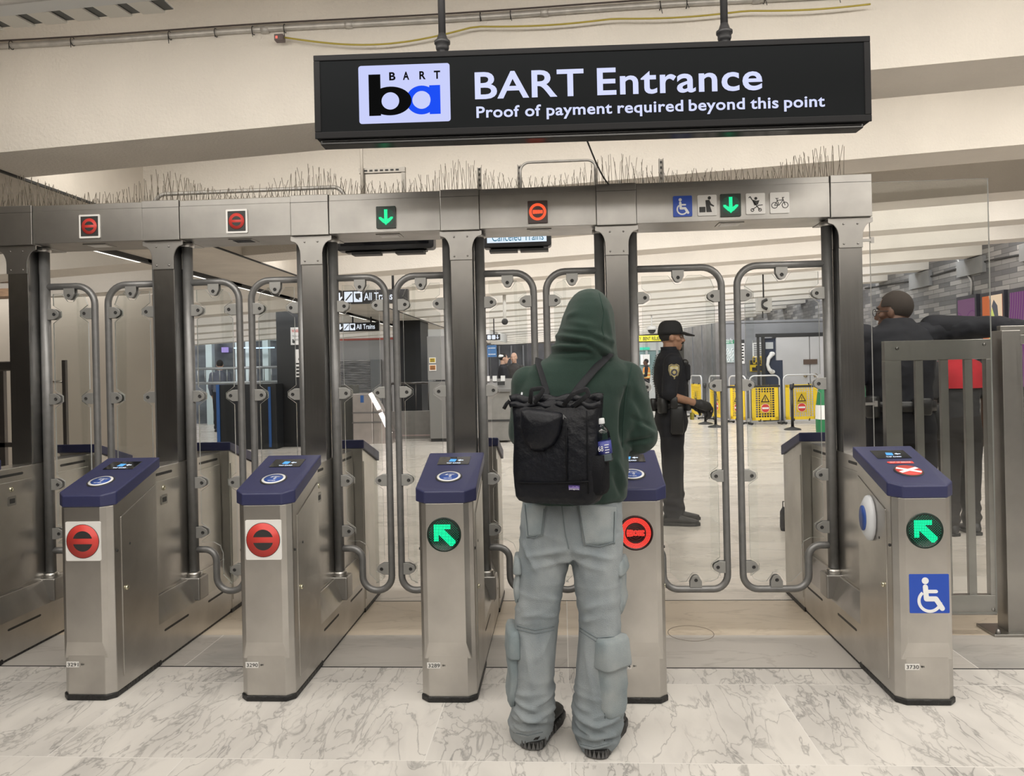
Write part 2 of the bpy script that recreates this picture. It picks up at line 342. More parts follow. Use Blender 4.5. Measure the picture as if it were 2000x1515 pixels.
LBACK_G = mat('led_lens_green', (.004, .02, .014), .25); LBACK_R = mat('led_lens_red', (.03, .004, .004), .25)
def noentry(mb, cx, cz, r, y, mi_red, mi_blk):                 # red ring with bar on a dark disc
    mb.lathe([(r, 0), (r, .001)], (cx, y, cz), 40, mi_blk, 'y')
    mb.lathe([(r*.97, .001), (r*.97, .0016)], (cx, y, cz), 40, mi_red, 'y')
    for s in (1, -1):
        a = math.asin(.17/.62); h = r*.60
        pts = [(cx+h*cos(t), cz+s*(h*sin(t))) for t in [a+(pi-2*a)*i/16 for i in range(17)]]
        mb.prism(pts, y-.0016, y-.0022, 'y', mi_blk)
def wheelchair(mb, cx, cz, s, y, mi):
    y1 = y-.0012
    def P(x, z): return (cx+x*s, cz+z*s)
    mb.prism([P(-.12+.085*cos(t), .355+.085*sin(t)) for t in [2*pi*i/20 for i in range(20)]], y, y1, 'y', mi)
    cnt = [0]
    def bar(pts, wd):
        for i_, (a, b) in enumerate(zip(pts[:-1], pts[1:])):
            cnt[0] += 1; y1 = y-.0012-.00012*cnt[0]
            dx, dz = b[0]-a[0], b[1]-a[1]; l = sqrt(dx*dx+dz*dz); nx, nz = -dz/l*wd/2, dx/l*wd/2
            mb.prism([P(a[0]+nx, a[1]+nz), P(b[0]+nx, b[1]+nz), P(b[0]-nx, b[1]-nz), P(a[0]-nx, a[1]-nz)], y, y1, 'y', mi)
            mb.prism([P(b[0]+wd/2*cos(t), b[1]+wd/2*sin(t)) for t in [2*pi*i/12 for i in range(12)]], y, y1-.00005, 'y', mi)
            if not i_: mb.prism([P(a[0]+wd/2*cos(t), a[1]+wd/2*sin(t)) for t in [2*pi*i/12 for i in range(12)]], y, y1-.00005, 'y', mi)
    bar([(-.12, .20), (-.10, -.10), (.13, -.10), (.28, -.34)], .125)
    bar([(-.10, .085), (.14, .085)], .085)
    ringpoly(mb, cx-.02*s, cz-.15*s, .225*s, .30*s, y, y1-.0002, mi, 30, radians(130), radians(352))
def leds(mb, cx, cz, r, y, lit, step, mi_on, mi_off, polar=False):
    n = int(r/step); q = step*.36
    def dot(x, z, mi): mb.add([(x-q, y, z-q), (x+q, y, z-q), (x+q, y, z+q), (x-q, y, z+q), (x, y-q*.8, z)], [(0, 1, 4), (1, 2, 4), (2, 3, 4), (3, 0, 4)], mi)
    if polar:
        for k in range(1, n):
            rr = k*step; m = int(2*pi*rr/step)
            for j in range(m):
                a = 2*pi*j/m; x, z = rr*cos(a), rr*sin(a)
                if lit(x/r, z/r): dot(cx+x, cz+z, mi_on)
                elif k % 2 == 0 and mi_off is not None: dot(cx+x, cz+z, mi_off)
    else:
        for i in range(-n, n+1):
            for j in range(-n, n+1):
                x, z = i*step, j*step
                if x*x+z*z > (r*.93)**2: continue
                if lit(x/r, z/r): dot(cx+x, cz+z, mi_on)
                elif mi_off is not None and (i+j) % 2 == 0: dot(cx+x, cz+z, mi_off)
def lit_diag(x, z):                                             # arrow towards upper left
    u, v = -x, z
    if u > .62 or v > .62 or u < -.72 or v < -.72: return False
    head = (u > .32 and v > -.42) or (v > .32 and u > -.42)
    return head or (abs(u-v) < .30 and u+v > -1.25)
def lit_down(x, z):
    return (abs(x) < .2 and z > -.6) and z < .85 or (z < .05 and z > -.85 and abs(x) < .75 and (-.85+abs(x)*.95) < z < (-.30+abs(x)*.62))
def lit_no(x, z):
    rr = sqrt(x*x+z*z); return (.60 < rr < .97) or (abs(z) < .19 and abs(x) < .52)
def lit_pict(kind):                                               
    return {'diag': lit_diag, 'down': lit_down, 'no': lit_no}[kind]

HW = .12
def console_parts(root, sgn, front):
    # sgn=-1 front console (towards the entrance), +1 rear console ; local y measured from row centre
    def Y(d): return sgn*(.82-d)                                # d = depth in from the console's face
    def poly(ins, ch=.034): 
        p = [(-HW+ch, Y(0)), (HW-ch, Y(0)), (HW, Y(ch)), (HW, Y(.40)), (-HW, Y(.40)), (-HW, Y(ch))]
        return [(x*(1-ins), y) for x, y in p]
    b = MB()
    P = poly(0)
    # body with sloping top
    def zt_(d): return .862+(.985-.862)*max(0, d-.03)/.37
    ds = [0, 0, .034, .40, .40, .034]
    vs = [(x, y, .018) for x, y in P]+[(x, y, zt_(d)) for (x, y), d in zip(P, ds)]
    fs = [(0, 1, 2, 3, 4, 5)[::-1], (6, 7, 8, 9, 10, 11)]+[(i, (i+1) % 6, 6+(i+1) % 6, 6+i) for i in range(6)]
    if sgn > 0: fs = [f[::-1] for f in fs]
    b.add(vs, fs)
    body = b.build('console_body', ST, root, .003)
    # tapered face panel standing proud of the body, cut back at its foot
    f = MB(); w0 = HW-.034
    q = [(w0+.012, 0), (w0-.004, -.013)]
    zz = [(.862, 1), (.262, 1), (.188, 0)]
    ring = []
    for z, k in zz:
        ring.append([(-w0-.018, Y(.004), z), (w0+.018, Y(.004), z), (w0-.004*k+.012*(1-k), Y(-.012*k+.002*(1-k)), z), (-w0+.004*k-.012*(1-k), Y(-.012*k+.002*(1-k)), z)])
    f.loft(ring, 0, False)
    f.build('face_panel', ST, root, .0015)
    # seams and doors on both sides
    if True:
        for s in (1, -1):
            d = MB(); x = s*HW
            pts = [(Y(.085), .075), (Y(.385), .075), (Y(.385), .905), (Y(.085), .80)]
            d.prism(pts, x-s*.002, x+s*.004, 'x')
            door = d.build('side_door', ST, root, .002)
            if front:
                l = MB(); l.lathe([(.011, 0), (.011, .006), (.006, .009)], (x+s*.004, Y(.115), .47), 16, 0, 'x') if s > 0 else l.lathe([(.011, 0), (.011, -.006), (.006, -.009)], (x+s*.004, Y(.115), .47), 16, 0, 'x')
                l.build('lock', mat('lock_chrome', (.75, .72, .55), .2, 1), door)
                for yy, z in ((Y(.05), .655), (Y(.15), .665)): h = MB(); h.cyl((x+s*.001, yy, z), (x+s*.0052, yy, z), .006, 10); h.build('sensor_hole', BOLTD, root)
    # navy cap: slab following the slope, chamfered plan
    c = MB(); cw = .134; ch = .045
    cp = [(-cw+ch, -.014), (cw-ch, -.014), (cw, ch-.01), (cw, .415), (-cw, .415), (-cw, ch-.01)]
    def top(d): return .915+(1.036-.915)*max(0, (d-.0))/.415
    def bot(d): return .862+(.985-.862)*max(0, (d-.03))/.385
    vs = [(x, Y(d), bot(d)) for x, d in cp]+[(x, Y(d), top(d)) for x, d in cp]
    fs = [(0, 1, 2, 3, 4, 5)[::-1], (6, 7, 8, 9, 10, 11)]+[(i, (i+1) % 6, 6+(i+1) % 6, 6+i) for i in range(6)]
    if sgn > 0: fs = [f_[::-1] for f_ in fs]
    c.add(vs, fs)
    cap = c.build('reader_cap', NAVY, root, .006, 3)
    return Y, cap, top
def symbols_tap(mb, M, r, mi):
    for k, rr in enumerate((.16, .28)):
        ang0, ang1 = radians(-50), radians(50)
        mb.add([M @ Vector((-.1*r+r*q*cos(a), -.05*r+r*q*sin(a), .0006)) for a in [ang0+(ang1-ang0)*i/8 for i in range(9)] for q in (rr, rr+.06)], [(2*i, 2*i+1, 2*i+3, 2*i+2)[::-1] for i in range(8)], mi)
def fare_gate(xc, label, ind, number, left=None, right=None, kind='std', rear=True):
    root = thing('fare_gate', label, 'fare gate', (xc, 4.12, 0), group='row of station fare gates')
    Y, cap, top = console_parts(root, -1, True)
    if rear: console_parts(root, 1, False)
    # slope frame on cap: origin on the cap surface, x right, y up the slope
    sl = atan2(1.036-.915, .429)
    def M(d): return Matrix.Translation((0, Y(d), top(d)+.0008)) @ Matrix.Rotation(sl, 4, 'X')
    s = MB(); s.T = M(.315)
    s.add(*box_data(-.075, .075, -.047, .047, -.004, .0015)); s.T = None
    scr = s.build('card_screen', SCREEN, cap, .001)
    t = MB(); m = M(.315) @ Matrix.Translation((0, 0, .0022))
    t.T = m; t.add([(-.024, -.012, 0), (.006, -.016, 0), (.012, .014, 0), (-.018, .018, 0)], [(0, 1, 2, 3)], 0)
    t.add([(.016, .002, 0), (.030, .012, 0), (.030, .005, 0), (.044, .005, 0), (.044, -.002, 0), (.030, -.002, 0), (.030, -.009, 0)], [(0, 6, 5, 4, 3, 2, 1)], 1); t.T = None
    t.text('TAP CARD', .013, m @ Matrix.Translation((-.032, -.036, 0)), 1, .006, .066, .0006)
    t.build('screen_prompt', [SCYAN, SWH], scr)
    r = MB(); r.T = M(.135)
    r.lathe([(.060, -.004), (.060, .003), (.056, .004), (.0, .004)][::1], (0, 0, 0), 40, 0)
    r.lathe([(.053, .003), (.053, .0055), (.0, .0055)], (0, 0, 0), 40, 1 if kind != 'blocked' else 4)
    if kind != 'blocked':
        r.lathe([(.043, .005), (.043, .0062), (0, .0062)], (0, 0, 0), 40, 2)
        r.T = None; mm = M(.135) @ Matrix.Translation((0, 0, .0066))
        symbols_tap(r, mm, .05, 3); r.text('clipper', .012, mm @ Matrix.Translation((-.004, .014, 0)), 3, .004, .028, .0005); r.text('TAP HERE', .009, mm @ Matrix.Translation((-.020, -.028, 0)), 3, .006, .036, .0005)
        r.T = mm; r.add([(-.02, .010, 0), (-.008, .012, 0), (-.006, .024, 0), (-.014, .018, 0)], [(0, 1, 2, 3)], 3); r.T = None
    else:
        for a in (radians(28), radians(-28)):
            c, q = cos(a), sin(a); wd = .009; l = .05
            r.add([(c*i*l-q*j*wd, q*i*l+c*j*wd, .0062+.0002*(a > 0)) for i, j in ((-1, -1), (1, -1), (1, 1), (-1, 1))], [(0, 1, 2, 3)], 1)
        r.T = None
    r.build('card_reader', [DARK, mat('reader_white', (.82, .82, .82), .4), mat('reader_blue', (.03, .08, .32), .35), SW, RED], cap)
    if kind == 'blocked':
        a = MB(); a.T = M(.225)
        a.add([(-.055, 0, .001), (-.045, -.012, .001), (.06, -.012, .001), (.06, .012, .001), (-.045, .012, .001)], [(0, 1, 2, 3, 4)], 0)
        a.T = None; a.text('OUT OF SERVICE', .012, M(.225) @ Matrix.Translation((-.042, -.004, .0018)), 1, .004, .09, .0004); a.build('notice_sticker', [RED, SW], cap)
    # indicator on the face
    yf = Y(-.0123)
    if ind == 'plate':
        p = MB(); p.prism(rrect(-.0865+.012, .0865+.012-.012, .625, .799, .006), Y(-.010), yf-.004, 'y', 0)
        noentry(p, .005, .712, .076, yf-.0041, 1, 2); p.build('no_entry_sign', [WHITE, RED, DARK], root)
    else:
        g_ = ind != 'no'
        p = MB(); p.lathe([(.0745, 0), (.0745, .004), (.071, .006), (.068, .003)], (-.004, yf+.002, .728), 48, 0, 'y')
        hs = p.build('signal_lamp', LBACK_G if g_ else LBACK_R, root)
        q = MB(); leds(q, -.004, .728, .070, yf-.0023, lit_pict(ind), .0052, 0, 1, polar=not g_)
        q.build('led_arrow' if g_ else 'led_no_entry', [LG, LGD] if g_ else [LR, LRD], hs)
    n = MB(); n.box(-.092, -.034, yf+.0105, yf+.0085, .147, .172, 0) 
    n.text(number, .0225, Matrix.Translation((-.088, yf+.0080, .1515)) @ Matrix.Rotation(pi/2, 4, 'X'), 1, .004, .050, .0008)
    n.text('BH', .011, Matrix.Translation((-.026, yf+.0102, .155)) @ Matrix.Rotation(pi/2, 4, 'X'), 1, .004, .012, .0008)
    n.build('number_sticker', [WHITE, DARK], root)
    if kind == 'blocked':
        a = MB(); a.prism(rrect(-.072, .088, .386, .548, .004), Y(-.010), yf-.001, 'y', 0); wheelchair(a, .012, .462, .165, yf-.001, 1); a.build('wheelchair_sign', [BLUE, SW], root)
        v = MB(); v.lathe([(.040, 0), (.066, -.006), (.064, -.020), (.046, -.036), (0, -.038)], (-HW-.002, Y(.235), .735), 36, 0, 'x'); v.v = [Vector((p.x, p.y, .735+(p.z-.735)*1.55)) for p in v.v]
        vb = v.build('validator', mat('validator_grey', (.60, .62, .65), .35), root)
        v = MB(); v.lathe([(.036, -.036), (.036, -.042), (0, -.0425)], (-HW-.002, Y(.235), .735), 32, 0, 'x'); v.v = [Vector((p.x, p.y, .735+(p.z-.735)*1.55)) for p in v.v]; v.build('reader_target', mat('reader_blue', (.03, .08, .32), .35), vb)
    # skirt
    k = MB()
    for s_ in (-1, 1):
        kk = [(x*1.03, s_*(.828-d)) for x, d in ((-HW+.034, 0), (HW-.034, 0), (HW, .034), (HW, .42), (-HW, .42), (-HW, .034))]
        k.prism(kk, 0, .024, 'z')
    k.box(-HW*.97, HW*.97, -.42, .42, 0, .016)
    k.build('base_seal', CAULK, root, .004)
    # plinth, ledge and spine
    p = MB(); p.prism([(-HW+.003, .012), (HW-.003, .012), (HW-.003, .2), (.075, .325), (-.075, .325), (-HW+.003, .2)], -.424, .424, 'y'); p.build('plinth', ST, root, .003)
    for s_ in (1, -1):
        for a_, b_ in ((-.36, -.12), (.12, .36)):
            q = MB(); q.prism([(a_, .150), (b_, .150), (b_+.008, .156), (b_, .162), (a_, .162), (a_-.008, .156)], s_*(HW-.004), s_*(HW-.0022), 'x'); q.build('plinth_slot', BOLTD, root)
    sp = MB(); sp.box(-.062, .062, -.424, .424, .30, .972); spine = sp.build('spine', ST, root, .004)
    for s_ in (1, -1):
        for y0, y1 in ((-.40, -.10), (.10, .40)):
            q = MB(); q.box(min(s_*.0622, s_*.066), max(s_*.0622, s_*.066), y0-.01, y1+.01, .34, .90); pn_ = q.build('side_panel', ST, root, .002)
            if s_ > 0 and y0 < 0: pn = pn_
    for s_ in (1, -1):
        for y0, y1 in ((-.38, -.16), (.16, .38)):
            q = MB(); q.prism([(y0, .928), (y1, .928), (y1+.008, .935), (y1, .942), (y0, .942), (y0-.008, .935)], s_*.0618, s_*.0632, 'x'); q.build('spine_slot', BOLTD, root)
    q = MB(); q.lathe([(.014, .0655), (.014, .070), (.007, .072)], (0, -.25, .86), 16, 0, 'x'); q.build('panel_lock', mat('lock_chrome', (.75, .72, .55), .2, 1), pn)
    q = MB(); q.prism([(p_[0]-.25, p_[1]) for p_ in rrect(-.03, .03, .775, .825, .006)], .0655, .070, 'x', 0); q.prism([(p_[0]-.25, p_[1]) for p_ in rrect(-.02, .02, .787, .812, .004)], .0702, .0708, 'x', 1); q.build('panel_latch', [STH, BOLTD], pn)
    # post and its flange
    p = MB(); p.box(-.0585, .0585, -.075, .055, .972, 2.172); post = p.build('post', STD, root, .003)
    f = MB(); hw = .112
    fp = [(-hw, 2.1735), (-hw, 2.150)]
    for i in range(9):
        a = pi/2*i/8; fp.append((-.060-(hw-.010-.060)*(1-sin(a)), 2.145-.075*(1-cos(a))))
    fp += [(-.060, 2.02)]; fp = fp+[(-x, z) for x, z in fp[::-1]]
    f.prism(fp, -.0755, -.0835, 'y'); fl_ = f.build('flange', STH, root, .0015)
    for x, z in ((-.035, 2.142), (.035, 2.142), (-.035, 2.04), (.035, 2.04)): h = MB(); h.lathe([(.005, 0), (.005, .003), (.003, .004)], (x, -.0835, z), 10, 0, 'y'); h.build('bolt', BOLT, fl_)
    for s_ in (1, -1):
        h = MB(); h.box(min(s_*.0588, s_*.082), max(s_*.0588, s_*.082), .055-.04, .06, 2.03, 2.172); h.build('post_bracket', STH, root)
    # gate leaves
    for sg, wd in ((1, right), (-1, left)):
        if wd: gate_leaf(root, sg, wd)
    return root
def box_data(x0, x1, y0, y1, z0, z1):
    return ([(x, y, z) for z in (z0, z1) for y in (y0, y1) for x in (x0, x1)], [(0, 2, 3, 1), (4, 5, 7, 6), (0, 1, 5, 4), (2, 6, 7, 3), (0, 4, 6, 2), (1, 3, 7, 5)])
def gate_leaf(root, sg, wd):
    # sg: +1 opens to the right of the row, wd: distance row centre -> outer tube
    yc = .02; px_ = .0875; r = .0185
    wide = wd > .45
    m = MB()
    def X(x): return sg*x
    m.cyl((X(px_), yc, .335), (X(px_), yc, 2.172), .027, 20)
    S = .215
    path = [(X(px_), yc, 1.955), (X(wd), yc, 1.955), (X(wd), yc, .245), (X(S), yc, .245), (X(S), yc, .475), (X(px_), yc, .475)]
    m.tube(arcpath(path, {1: .105, 2: .078, 3: .078, 4: .085}, 8), r, 14)
    leaf = m.build('gate_leaf', PIPE, root)
    b = MB(); x0, x1 = sorted((X(px_-.035), X(px_+.055)))
    b.box(x0, x1, yc-.055, yc+.055, .205, .33); b.build('hinge_foot', STH, leaf, .008, 3)
    c = MB(); c.lathe([(.034, .322), (.040, .328), (.040, .350), (.030, .356)], (X(px_), yc, 0), 20); c.build('hinge_collar', mat('collar_steel', (.55, .54, .52), .3, 1), leaf); c = MB(); c.lathe([(.036, 2.15), (.036, 2.172)], (X(px_), yc, 0), 20); c.build('hinge_collar', mat('collar_steel', (0, 0, 0)), leaf)
    # clamps: (x edge, z, direction)
    cl = []
    ip = px_+.027; io = wd-r
    for z in (1.80, 1.325, .847): cl.append((ip, z, 'i'))
    cl.append((ip, .572, 'i'))
    for z in (1.80, 1.325, .847, .365): cl.append((io, z, 'o'))
    xm = (ip+io)/2
    cl.append((xm, 1.955-r, 't'))
    if wide: cl.append(((S+wd)/2+.0, .245+r, 'b'))
    for k, (x, z, d) in enumerate(cl):
        hw, ln = .031, .062; q = MB()
        pr = [(-hw, -.006), (-hw, .030)]+[(hw*cos(a)*1, .034+.026*sin(a)) for a in [pi-pi*i/8 for i in range(0, 9)]]+[(hw, .030), (hw, -.006)]
        pr = [(-hw, -.006), (-hw, .026), (-hw*.55, .052), (-.2*hw, .058), (.2*hw, .058), (hw*.55, .052), (hw, .026), (hw, -.006)]
        def T(u, v): return {'i': (x+v, z+u), 'o': (x-v, z+u), 't': (x+u, z-v), 'b': (x+u, z+v)}[d]
        q.prism([(X(T(u, v)[0]), T(u, v)[1]) for u, v in pr], yc-.010, yc-.0175, 'y', 0)
        q.prism([(X(T(u, v)[0]), T(u, v)[1]) for u, v in pr], yc+.010, yc+.0175, 'y', 0)
        bx, bz = T(0, .034); q.lathe([(.0095, 0), (.0095, .003), (.005, .005), (.005, .002)], (X(bx), yc-.0175, bz), 14, 1, 'y')
        q.build('glass_clamp', [CLAMPM, BOLTD], leaf, .0015)
    # pane with notches round the clamps
    G = .030; xl, xr, zb, zt2 = ip+.020, io-.020, .245+r+.022, 1.955-r-.022
    nd, nh = .046, .050
    def notch(pts, x, z, d, rev):
        q = {'i': [(xl, z+nh), (xl+nd*.55, z+nh*.62), (xl+nd, z+.016), (xl+nd, z-.016), (xl+nd*.55, z-nh*.62), (xl, z-nh)],
             'o': [(xr, z-nh), (xr-nd*.55, z-nh*.62), (xr-nd, z-.016), (xr-nd, z+.016), (xr-nd*.55, z+nh*.62), (xr, z+nh)],
             't': [(x+nh, zt2), (x+nh*.62, zt2-nd*.55), (x+.016, zt2-nd), (x-.016, zt2-nd), (x-nh*.62, zt2-nd*.55), (x-nh, zt2)],
             'b': [(x-nh, zb), (x-nh*.62, zb+nd*.55), (x+.016-.032, zb+nd), (x+.016, zb+nd), (x+nh*.62, zb+nd*.55), (x+nh, zb)]}[d]
        pts += q
    pts = [(xl+.0, zt2)]
    for x, z, d in [c for c in cl if c[2] == 'i']: notch(pts, x, z, d, 0)
    zs_ = .475+r+.022
    sx = S+r+.020
    pts += [(xl, zs_), (sx-.05, zs_), (sx-.015, zs_-.02), (sx, zs_-.06), (sx, zb+.05), (sx+.05, zb)]
    if wide: notch(pts, (S+wd)/2, 0, 'b', 0)
    pts += [(xr-.05, zb), (xr-.015, zb+.015), (xr, zb+.05)]
    for x, z, d in [c for c in cl if c[2] == 'o'][::-1]: notch(pts, x, z, d, 0)
    pts += [(xr, zt2-.07), (xr-.02, zt2-.02), (xr-.07, zt2)]
    notch(pts, xm, 0, 't', 0)
    pts = [(X(x), z) for x, z in pts]
    g = MB(); n0 = 0
    g.prism(pts, yc-.005, yc+.005, 'y', 0)
    for i in range(2, len(g.mi)): g.mi[i] = 1
    g.build('glass_pane', [GLASS, EDGE], leaf)
ROWS = [(-2.975, 'steel fare gate cut off by the left edge of the picture, side view only', 'plate', '', None, .376, 'std'),
        (-2.146, 'steel fare gate numbered 3291 with a red no entry plate on its face', 'plate', '3291', .376, .376, 'std'),
        (-1.325, 'steel fare gate numbered 3290 with a red no entry plate on its face', 'plate', '3290', .376, .376, 'std'),
        (-.518, 'steel fare gate numbered 3289 with green arrow, left of the person in green hoodie', 'diag', '3289', .376, .376, 'std'),
        (.302, 'steel fare gate with lit red lamp, partly hidden behind the person in green hoodie', 'no', '3724', .376, .553, 'std'),
        (1.492, 'steel fare gate numbered 3730 with a lit green arrow above a blue wheelchair sign', 'diag', '3730', .556, None, 'blocked')]
for r_ in ROWS: fare_gate(*r_)
# ================================================================ overhead header
HY0, HY1, HZ0, HZ1 = 4.025, 4.31, 2.178, 2.386
hd = thing('gate_header', 'long brushed steel overhead header carrying lane signals across all the fare gates', 'gate header', (-.70, 4.17, 2.178), world=True)
xs = [r_[0] for r_ in ROWS]
bl = []
for i, x in enumerate(xs):
    b = MB(); b.box(x-.103, x+.103, HY0-.006, HY1+.006, HZ0-.004, HZ1+.004); o = b.build('header_block', STH, hd, .003)
    s = MB(); s.box(x-.1035, x+.1035, HY0-.0068, HY0-.006, HZ1-.036, HZ1-.034); s.build('seam', BOLTD, o)
spans = [(-4.6, xs[0]-.103)]+[(xs[i]+.103, xs[i+1]-.103) for i in range(5)]
for i, (x0, x1) in enumerate(spans):
    b = MB(); b.box(x0+.0015, x1-.0015, HY0, HY1, HZ0, HZ1-.032); b.box(x0+.0015, x1-.0015, HY0+.004, HY1-.004, HZ1-.032, HZ1); o = b.build('header_span', STH, hd, .002)
    if i:
        d = MB(); xm = x0+(x1-x0)*.50; d.box(xm-.06, xm+.07, HY0+.05, HY0+.16, HZ0-.004, HZ0+.001, 0); d.box(xm-.045, xm+.055, HY0+.07, HY0+.14, HZ0-.006, HZ0-.004, 1 if i != 2 else 2)
        d.build('lane_sensor', [STH, WHITE, SCREEN], o)
yf = HY0
def head_plate(x0, x1, z0, z1, mi, mats, name, draw, frame=True):
    p = MB(); p.prism(rrect(x0, x1, z0, z1, .006), yf+.001, yf-.006, 'y', 0); draw(p); return p.build(name, mats, hd)
for x0 in (-2.603, -1.782):
    def dr(p, x0=x0):
        p.prism(rrect(x0+.010, x0+.108, 2.209, 2.317, .002), yf-.006, yf-.0068, 'y', 1); noentry(p, x0+.059, 2.263, .044, yf-.0068, 2, 1)
    head_plate(x0, x0+.118, 2.199, 2.327, 0, [WHITE, DARK, RED], 'no_entry_plate', dr)
for xc, kind in ((-.911, 'down'), (-.107, 'no'), (.886, 'down')):
    p = MB(); p.prism(rrect(xc-.052, xc+.052, 2.197, 2.313, .004), yf+.001, yf-.010, 'y', 0); sg = p.build('lane_signal', LBACK_G if kind == 'down' else LBACK_R, hd)
    q = MB(); leds(q, xc, 2.255, .050, yf-.0103, lit_pict(kind), .0036, 0, 1, polar=(kind == 'no'))
    q.build('led_arrow' if kind == 'down' else 'led_no_entry', [LG, LGD] if kind == 'down' else [LO, LRD], sg)
def pict_plate(x0, name, blue, draw):
    def dr(p): draw(p, x0+.048, 2.259)
    head_plate(x0, x0+.097, 2.205, 2.312, 0, [BLUE, SW] if blue else [WHITE, DARK], name, dr)
ya, yb = yf-.006, yf-.0072
def seg(p, pts, wd, mi=1):
    for a, b in zip(pts[:-1], pts[1:]):
        dx, dz = b[0]-a[0], b[1]-a[1]; l = sqrt(dx*dx+dz*dz); nx, nz = -dz/l*wd/2, dx/l*wd/2
        p.prism([(a[0]+nx, a[1]+nz), (b[0]+nx, b[1]+nz), (b[0]-nx, b[1]-nz), (a[0]-nx, a[1]-nz)], ya, yb, 'y', mi)
        p.prism(circ(b[0], b[1], wd/2, 10), ya, yb-.0001, 'y', mi)
def d_wc(p, x, z): wheelchair(p, x, z-.002, .098, ya, 1)
def d_lug(p, x, z):
    p.prism(circ(x+.012, z+.037, .0085, 14), ya, yb, 'y', 1)
    p.prism([(x-.008, z+.026), (x+.012, z+.027), (x+.020, z+.008), (x+.036, z-.004), (x+.033, z-.009), (x+.014, z+.0), (x+.024, z-.036), (x-.004, z-.036), (x-.006, z-.004)], ya, yb, 'y', 1)
    p.prism(rrect(x-.040, x-.009, z-.036, z-.008, .002), ya, yb, 'y', 1)
def d_str(p, x, z):
    ringpoly(p, x-.016, z-.033, .0055, .009, ya, yb, 1, 18); ringpoly(p, x+.022, z-.033, .0055, .009, ya, yb, 1, 18)
    p.prism(circ(x+.002, z+.026, .0075, 14), ya, yb, 'y', 1)
    p.prism([(x-.016, z+.020), (x+.004, z+.014), (x+.020, z+.016), (x+.012, z-.006), (x-.006, z-.010)], ya, yb, 'y', 1)
    seg(p, [(x-.034, z+.030), (x-.026, z+.036), (x-.018, z+.022), (x+.004, z-.010), (x+.022, z-.033)], .004); seg(p, [(x+.036, z-.008), (x+.014, z-.010), (x-.014, z-.030)], .004)
def d_bike(p, x, z):
    for q in (-.026, .027): ringpoly(p, x+q, z-.013, .013, .0165, ya, yb, 1, 24)
    a, b, c, d, e = (x-.026, z-.013), (x-.004, z-.013), (x-.012, z+.012), (x+.018, z+.014), (x+.027, z-.013)
    for q in ([a, b, d, c, a], [c, b], [e, (x+.014, z+.026), (x+.022, z+.026)], [c, (x-.014, z+.021)], [(x-.021, z+.022), (x-.007, z+.022)]): seg(p, q, .0032)
pict_plate(.594, 'wheelchair_plate', True, d_wc); pict_plate(.719, 'luggage_plate', False, d_lug); pict_plate(.964, 'stroller_plate', False, d_str); pict_plate(1.086, 'bicycle_plate', False, d_bike)
# ---- bird spikes: one strip per span
SPK = mat('spike_wire', (.24, .21, .17), .45, .5)
strip_names = ['left edge', 'above the first red plate', 'above the second red plate', 'above the left green arrow', 'above the orange signal', 'above the wheelchair and bicycle plates']
ends = [-4.0]+xs
for i in range(6):
    x0, x1 = ends[i], ends[i+1]
    m = MB()
    for y in (HY0+.05, HY1-.08):
        m.box(x0+.01, x1-.01, y-.012, y+.012, HZ1+.004, HZ1+.009)
        n = int((x1-x0)/.0165)
        for j in range(n):
            x = x0+.015+(x1-x0-.03)*j/(n-1)
            d = min(abs(x-q) for q in xs)
            h = .050+.095*math.exp(-(d/.17)**2)*(1 if x > -2.8 else 1.1)+random.uniform(-.008, .012)
            if x > 1.15: h = .06+.08*min(1, (x-1.1)/.25)
            lx = random.uniform(-.012, .012)+(.012 if j % 2 else -.012); ly = random.uniform(-.03, .03)
            m.tube([(x, y, HZ1+.006), (x+lx, y+ly, HZ1+.008+h*1.12)], .0015, 4)
    o = m.build('bird_spike_strip', SPK); recentre(o); tag(o, 'thin wire bird spikes on the steel header, '+strip_names[i], 'bird spikes', 'bird spikes along the header')
# ---- conduit runs and strut brackets standing on the header
COND = mat('galvanised_conduit', (.55, .53, .50), .45, .5, var=.2, vscale=20)
def conduit_loop(label, pts, r, rad):
    m = MB(); m.tube(arcpath(pts, rad, 7), r, 10); o = m.build('conduit_pipe', COND); recentre(o); return tag(o, label, 'conduit pipe')
Yc = 4.22
p0, p1 = at(297, 395, Yc), at(672, 384, Yc); za = at(400, 376, Yc).z; zb = at(640, 366, Yc).z
conduit_loop('bent grey conduit running along the header top above the second gate from the left', [(p0.x-.02, Yc, HZ1+.006), (p0.x+.05, Yc, za), (p1.x-.02, Yc, zb), (p1.x+.02, Yc, HZ1+.006)], .011, .07)
p0, p1 = at(1016, 318, 4.28), at(1164, 312, 4.28)
conduit_loop('thin bent conduit loop standing on the header right of the hanging cable struts', [(p0.x, 4.28, HZ1+.006), (p0.x, 4.28, p0.z), (p1.x, 4.28, p1.z), (p1.x, 4.28, HZ1+.006)], .007, .05)
STRUT = mat('strut_channel', (.33, .31, .28), .45, .9)
def strut(px, top, label, dark=False, w_=.022):
    p = at(px, top, 4.29); m = MB(); m.box(p.x-w_/2, p.x-w_/2+.004, 4.278, 4.30, HZ1+.006, p.z); m.box(p.x+w_/2-.004, p.x+w_/2, 4.278, 4.30, HZ1+.006, p.z); m.box(p.x-w_/2, p.x+w_/2, 4.297, 4.301, HZ1+.006, p.z)
    for k in range(int((p.z-HZ1)/.03)): m.box(p.x-.005, p.x+.005, 4.2955, 4.2972, HZ1+.02+k*.03, HZ1+.034+k*.03, 1)
    o = m.build('strut_post', [STRUT, BOLTD]); recentre(o); return tag(o, label, 'strut post')
strut(936, 328, 'slotted metal strut standing on the header above the third gate post')
strut(1014, 322, 'slotted strut at the left end of the thin conduit loop')
strut(1163, 318, 'slotted strut at the right end of the thin conduit loop', )
